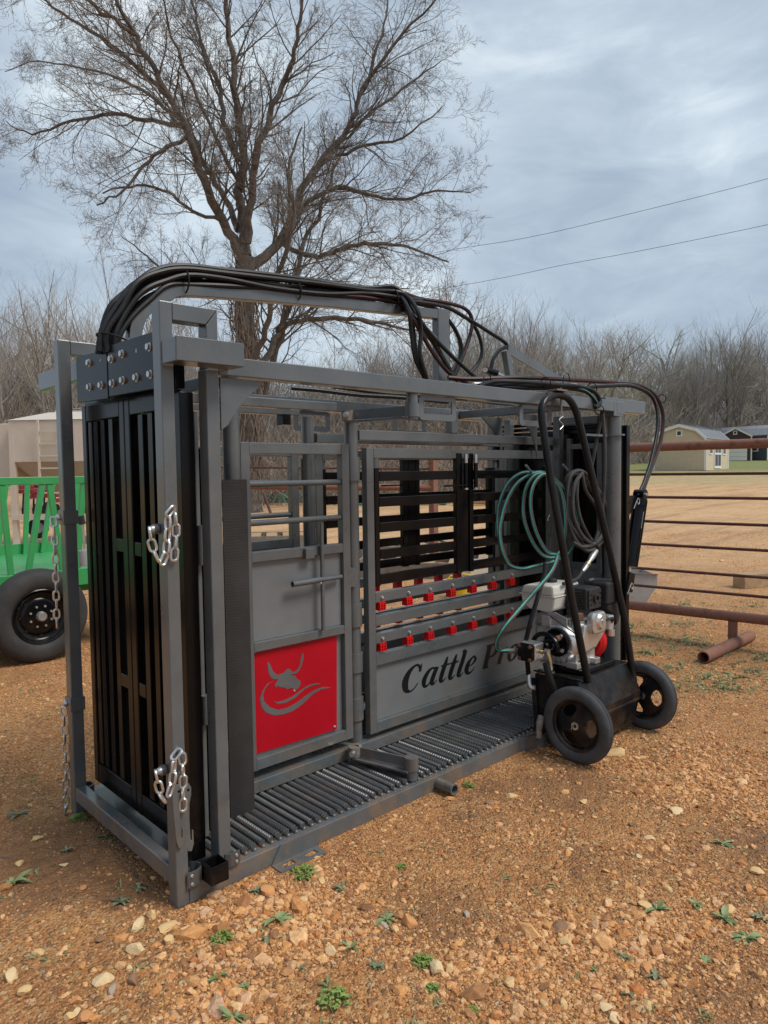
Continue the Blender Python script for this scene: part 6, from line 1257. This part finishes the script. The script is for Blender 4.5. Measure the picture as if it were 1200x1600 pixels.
side_win(o, hw, .9, .95, 1.25, 2.35); side_win(o, hw, 4.6, .95, 1.25, 2.35)
d_ = part('door', MB().box(hw + .002, hw + .06, 2.3, 4.1, .15, 2.35), M['white_trim'], o)
for y in (2.42, 3.26): part('pane', MB().box(hw + .061, hw + .07, y, y + .72, .35, 1.25), M['dark_siding'], d_); part('pane', MB().box(hw + .061, hw + .07, y, y + .72, 1.4, 2.25), M['glass'], d_)
for y in (.0, 6.3): part('corner_trim', MB().box(hw - .02, hw + .04, y, y + .12, 0, 2.45), M['white_trim'], o)
o, hw = shed(96, 1148, 3.9, 8, 3.2, 4.35, -.52, 'brown_siding', 'dark brown shed with a white garage door behind the tan shed', 'gable')
gd = part('garage_door', MB().box(-1.45, 1.45, -.05, -.004, .05, 2.85), M['white_trim'], o)
for k in range(1, 5): part('door_groove', MB().box(-1.45, 1.45, -.056, -.051, k * .56, k * .56 + .03), M['roof_gray'], gd)
o, hw = shed(97, 1212, 4.6, 9, 3.3, 4.7, .62, 'dark_siding', 'dark slate sided shed with gray roof at the right edge', 'gambrel')
for y in (1.2, 4.2, 6.6):
    f_ = part('window', MB().box(-hw - .06, -hw - .002, y, y + 1.1, 1.2, 2.5), M['white_trim'], o); part('pane', MB().box(-hw - .07, -hw - .061, y + .15, y + .95, 1.35, 2.35), M['glass'], f_)
# power lines
for pts, lb in (([(57.253, 69.118, 26.721), (54.641, 48.303, 23.973), (58.395, 40.697, 24.261), (62.077, 33.158, 25.088), (67.254, 21.488, 26.524), (71.813, 9.028, 28.343)], 'upper overhead wire crossing the sky at right'), ([(59.563, 66.962, 22.789), (58.464, 44.736, 21.065), (61.153, 38.123, 21.615), (63.851, 31.503, 21.984), (67.3, 21.446, 22.598), (71.918, 8.93, 23.681)], 'lower overhead wire crossing the sky at right')):
    o = part('power_line', MB().tube(spline(pts, 8), .020, 5), M['hose']); tag(o, lb, 'wire', 'overhead wires')

# beige bulk bin on legs at left
bs = 13.0; bx = (2.837, 11.843, 2.025); u_ = bs / 1123.5
bn = thing('feed_bin', 'beige steel bulk feed bin on legs with a ladder, behind the green wagon', 'feed bin', (bx[0], bx[1], ter(bx[0], bx[1])), VIEW_RZ - .05, None, True)
gz = ter(bx[0], bx[1])
def bz(py): return 1.5 + (745 - py) * u_ - gz
W_ = 205 * u_; D_ = 1.9
part('bin_body', MB().box(0, W_, 0, D_, bz(722), bz(657)), M['bin'], bn, .01)
part('bin_roof', MB().add([(-.02, -.02, bz(657) + .002), (W_ + .02, -.02, bz(657) + .002), (W_ + .02, D_ + .02, bz(657) + .002), (-.02, D_ + .02, bz(657) + .002), (.45, .6, bz(641)), (W_ - .45, .6, bz(641)), (W_ - .45, D_ - .6, bz(641)), (.45, D_ - .6, bz(641))], [(0, 1, 5, 4), (1, 2, 6, 5), (2, 3, 7, 6), (3, 0, 4, 7), (4, 5, 6, 7), (3, 2, 1, 0)]), M['bin'], bn)
part('roof_hatch', MB().box(.5, W_ - .6, .7, D_ - .7, bz(641) + .002, bz(638)), M['bin'], bn)
part('hopper', MB().add([(0.03, .03, bz(722) - .002), (W_ - .03, .03, bz(722) - .002), (W_ - .03, D_ - .03, bz(722) - .002), (.03, D_ - .03, bz(722) - .002), (.75, .8, bz(795)), (W_ - .8, .8, bz(795)), (W_ - .8, D_ - .8, bz(795)), (.75, D_ - .8, bz(795))], [(0, 4, 5, 1), (1, 5, 6, 2), (2, 6, 7, 3), (3, 7, 4, 0), (4, 7, 6, 5)]), M['bin_shaded'], bn)
for x in (0, W_ - .09):
    for y in (0, D_ - .09): part('leg', MB().box(x, x + .09, y - .004, y + .09, 0, bz(657) - .01), M['bin'], bn)
for x in (.55,): part('corner_seam', MB().box(x, x + .03, -.008, -.001, bz(722), bz(657)), M['bin'], bn)
part('skid', MB().box(-.3, W_ + .3, -.06, .06, 0, .16), M['bin'], bn); part('skid', MB().box(-.3, W_ + .3, D_ - .1, D_ + .02, 0, .16), M['bin'], bn); part('skid_rail', MB().box(0, W_, -.03, .03, bz(812), bz(803)), M['bin'], bn)
lx = 52 * u_
for x in (lx, lx + .10 + .32): part('ladder_rail', MB().bar((x, -.10, bz(657)), (x, -.10, bz(790)), .035, .035), M['bin'], bn)
for py in (676, 695, 714, 733, 752, 771): part('ladder_rung', MB().box(lx, lx + .42, -.115, -.09, bz(py), bz(py) + .025), M['bin'], bn)

part('bin_wing', MB().box(-1.1, -.05, .25, D_ - .2, bz(745), bz(660)), M['bin'], bn, .01)

# green hay wagon
WY = 3.95; WB = 5.55
wg = thing('hay_wagon', 'bright green slant-bar hay wagon with black wheel at the left edge', 'wagon', (.7, 4.2, 0))
zt_ = 1.4689; zd = 0.7203
for y in (WY, WB): part('top_rail', MB().bar((-3.2, y, zt_), (1.72, y, zt_), .05, .062), M['green'], wg, .004)
part('deck', MB().box(-3.2, 1.72, WY - .03, WB + .03, zd - .14, zd), M['green'], wg, .004)
part('side_beam', MB().box(-3.2, 1.72, WB + .032, WB + .08, zd - .02, zd + .10), M['green'], wg)
dx = .72
def bar_(p, q, y): part('slant_bar', MB().bar((p, y, zd), (q, y, zt_ - .03), .036, .045), M['green'], wg, .003)
n_tops = [0.563, 0.869, 0.924, 1.199]; n_bots = [0.606, 0.734, 1.004, 1.124]
for a, b_ in zip(n_bots, n_tops): bar_(a, b_, WY)
for k in range(-4, 0): bar_(n_bots[0] + k * .62, n_tops[0] + k * .62 + (.1 if k % 2 else -.1), WY)
f_t = [1.039, 1.236, 1.484, 1.752]; f_b = [0.927, 1.187, 1.353, 1.642]
for a, b_ in zip(f_b, f_t): bar_(a, b_, WB)
for k in range(-4, 0): bar_(f_b[0] + k * .7, f_t[0] + k * .7, WB)
bar_(1.374, 1.449, WY)
part('end_post', MB().bar((1.70, WY, zd), (1.70, WY, zt_), .05, .05, (1, 0, 0)), M['green'], wg); part('end_post', MB().bar((1.70, WB, zd), (1.70, WB, zt_), .05, .05, (1, 0, 0)), M['green'], wg)
part('chassis', MB().box(-1.6, 1.6, WY + .3, WY + .4, zd - .24, zd - .142), M['green'], wg); part('chassis', MB().box(-1.6, 1.6, WB - .4, WB - .3, zd - .24, zd - .142), M['green'], wg)
def big_wheel(cx, cy, cz, r, label=None):
    s_ = r / .38; w_ = part('wheel', MB().cyl((cx, cy + .20, cz), (cx, cy + .06, cz), .06, 16), M['black'], wg); c_ = (cx, cy, cz); a = (0, -1, 0)
    pr = [(.222, -.01), (.235, .004), (.27, .016), (.32, .012), (.355, -.004), (.372, -.03), (.380, -.06), (.372, -.063), (.380, -.068), (.380, -.11), (.372, -.113), (.38, -.118), (.372, -.165), (.355, -.19), (.30, -.205), (.24, -.20), (.222, -.18)]
    part('tyre', MB().lathe([(x * s_, y) for x, y in pr], c_, a, 72, True), M['trailer_tire'], w_)
    rim = part('rim', MB().lathe([(x * s_, y) for x, y in [(.224, -.005), (.216, .0), (.205, -.010), (.198, -.03), (.180, -.045), (.155, -.050), (.145, -.040), (.120, -.032), (.085, -.030), (.055, -.026), (.001, -.026)]], c_, a, 64), M['black'], w_)
    for k in range(8):
        th = R(22.5 + 45 * k); part('lug_nut', MB().lathe([(.001, .016), (.009, .014), (.011, 0)], (cx + .085 * s_ * math.cos(th), cy + .031, cz + .085 * s_ * math.sin(th)), a, 8), M['zinc'], rim)
        th = R(45 * k); part('vent_hole', MB().lathe([(.0001, .0015), (.013, .001)], (cx + .150 * s_ * math.cos(th), cy + .044, cz + .150 * s_ * math.sin(th)), a, 12), M['hose'], rim)
    part('hub_cap', MB().lathe([(.0005, .045), (.030, .043), (.040, .03), (.042, 0)], (cx, cy + .028, cz), a, 24), M['alu_shine'], rim)
wc = (0.781, 3.8, 0.377)
big_wheel(wc[0], 3.80, .378, .38); big_wheel(wc[0] - .95, 3.80, .378, .38); big_wheel(wc[0] + .05, 5.6, .378, .38); big_wheel(wc[0] - .90, 5.6, .378, .38)
jk = part('jack', MB().cyl((1.054, 3.6, 1.152), (1.06, 3.6, 0.914), .010, 10), M['zinc'], wg)
part('jack_grip', MB().cyl((1.04, 3.6, 1.184), (1.052, 3.6, 1.116), .026, 14), M['plastic'], jk); part('jack_base', MB().cyl((1.055, 3.6, 0.904), (1.06, 3.6, 0.78), .042, 16), M['galv'], jk)

# red farm implements behind the wagon
def implement(px, py, s, label, seed, span=1.3):
    rnd = random.Random(seed); x, y, z = at(s, (px - 600) / 1123.5 * s); o = thing('farm_implement', label, 'farm implement', (x, y, z), VIEW_RZ + rnd.uniform(-.2, .2), 'red implements parked behind the bin', True)
    part('main_frame', MB().bar((-span / 2, 0, .75), (span / 2, 0, .75), .1, .12).bar((0, -.5, .6), (0, .5, .6), .1, .1), M['dark_red'], o)
    for k in range(4):
        xx = -span / 2 + .15 + k * (span - .3) / 3; part('row_unit', MB().box(xx - .06, xx + .06, -.15, .18, .82, .94), M['dark_red'], o, .02); part('shank', MB().bar((xx, 0, .7), (xx + .05, -.15, .1), .04, .05), M['black'], o)
        part('coulter', MB().lathe([(.001, .01), (.16, .008), (.17, 0)], (xx + .1, -.1, .22), (1, 0, 0), 20), M['hose'], o)
    part('hopper_lid', MB().box(-.3, .1, -.1, .2, 1.05, 1.15), M['black'], o, .02)
    part('gauge_wheel', MB().lathe([(.10, -.06), (.22, -.06), (.24, 0), (.22, .06), (.10, .06)], (span / 2 - .1, -.35, .24), (0, -1, 0), 24, True), M['hose'], o)
implement(62, 800, 21, 'red implement with black coulters behind the bin leg', 1); implement(90, 800, 19, 'red implement right of the first, under the hopper', 2); implement(124, 790, 23, 'red implement seen in the gap between left post and gate', 3, 1.0)
cwx = at(15.5, (58 - 600) / 1123.5 * 15.5)
o = thing('cart_wheel', 'black wheel leaning on a wooden stake under the feed bin', 'wheel', cwx, VIEW_RZ + .2, None, True)
part('tyre', MB().lathe([(.13, -.05), (.20, -.06), (.225, 0), (.20, .06), (.13, .05)], (0, 0, .225), (0, -1, 0), 28, True), M['hose'], o); part('rim', MB().lathe([(.001, .02), (.12, .02), (.135, -.03)], (0, 0, .225), (0, -1, 0), 24), M['galv'], o)

# stacked green gates, lumber and small items seen through the chute
def gates(px, py, n, label, seed, Lg=2.6):
    rnd = random.Random(seed); x, y, z = 0, 0, 0
    return
def gate_stack(loc, n, rz, Lg, label):
    o = thing('gate_stack', label, 'gate panels', loc, VIEW_RZ + rz, 'green gate panels stacked flat on the yard', True)
    for k in range(n):
        z = .06 + k * .10; g_ = MB()
        for j in range(5): g_.cyl((-Lg / 2, j * .28, z), (Lg / 2, j * .28 + .02 * k, z), .028, 8)
        for xx in (-Lg / 2, 0, Lg / 2): g_.bar((xx, 0, z), (xx, 1.12, z), .05, .05)
        part('gate_panel', g_, M['green_old'], o)
gate_stack((13.602, 19.127, 0.449), 3, .1, 2.4, 'green gate panels stacked right of the tree trunk, seen through the small door')
gate_stack((15.389, 14.643, 0.393), 3, -.1, 3.0, 'green gate panels stacked flat, seen through the window beside the drop bars')
gate_stack((18.181, 14.43, 0.44), 2, .2, 2.2, 'smaller pile of green gate panels right of the rusty post')
def wood_frame(loc, L_, W2, h_, rz, label, mat='old_wood'):
    o = thing('lumber_frame', label, 'lumber frame', loc, VIEW_RZ + rz, None, True)
    part('side_board', MB().box(-L_ / 2, L_ / 2, 0, .04, 0, h_), M[mat], o, .003); part('side_board', MB().box(-L_ / 2, L_ / 2, W2 - .04, W2, 0, h_), M[mat], o, .003)
    part('end_board', MB().box(-L_ / 2, -L_ / 2 + .04, .041, W2 - .041, 0, h_), M[mat], o, .003); part('end_board', MB().box(L_ / 2 - .04, L_ / 2, .041, W2 - .041, 0, h_), M[mat], o, .003)
    for k in range(5): part('deck_board', MB().box(-L_ / 2 + .1 + k * (L_ - .4) / 4, -L_ / 2 + .3 + k * (L_ - .4) / 4, .045, W2 - .045, h_ - .05, h_ - .01), M['wood'], o, .003)
    return o
wood_frame((6.157, 8.474, 0.106), 1.6, 1.0, .28, .15, 'weathered lumber frame on the ground seen low in the small door')
wood_frame((5.937, 4.477, 0.036), 2.0, 1.6, .22, -.15, 'long low timber deck lying behind the chute, seen through the window')
wood_frame((7.231, 6.073, 0.081), 1.6, .9, .20, .2, 'smaller timber deck behind the long one', 'old_wood')
lg = thing('wooden_pole', 'round debarked wooden pole lying on the ground, seen through the window at right', 'pole', (17.0, 12.462, 0.38), VIEW_RZ, None, True)
part('log', MB().tube([(-.9, 0, .18), (0, .1, .16), (.9, 0, .14)], .13, 14), M['wood'], lg)
yb = thing('yellow_bin', 'yellow plastic tub standing behind the red clips', 'tub', (4.914, 2.98, 0.013), VIEW_RZ + .3, None, True)
part('tub_body', MB().lathe([(.001, .0), (.13, .002), (.17, .26), (.185, .26), (.185, .275), (.16, .275), (.125, .02), (.001, .02)], (0, 0, 0), (0, 0, 1), 28), M['yellow'], yb)
part('tub_handle', MB().tube([(-.17, 0, .26), (-.12, -.02, .33), (0, -.03, .36), (.12, -.02, .33), (.17, 0, .26)], .008, 8), M['yellow'], yb)
cbx = thing('storage_box', 'pale metal box standing on the yard, seen at the right of the window', 'box', (5.205, 2.945, 0.015), VIEW_RZ + .3, None, True)
part('box_body', MB().box(-.10, .22, 0, .3, 0, .42), M['bin'], cbx, .005); part('box_lid', MB().box(-.11, .23, -.01, .31, .421, .45), M['galv'], cbx, .004)
pk_ = thing('white_rag', 'white plastic bag caught in the brush at the foot of the tree', 'bag', (20.086, 29.399, 0.77), 0, None, True)
part('bag', MB().add([tuple(v.co * .22) for v in ROCKS[3].vertices], [tuple(p.vertices) for p in ROCKS[3].polygons]), M['white_trim'], pk_)
print('objects', len(bpy.data.objects))
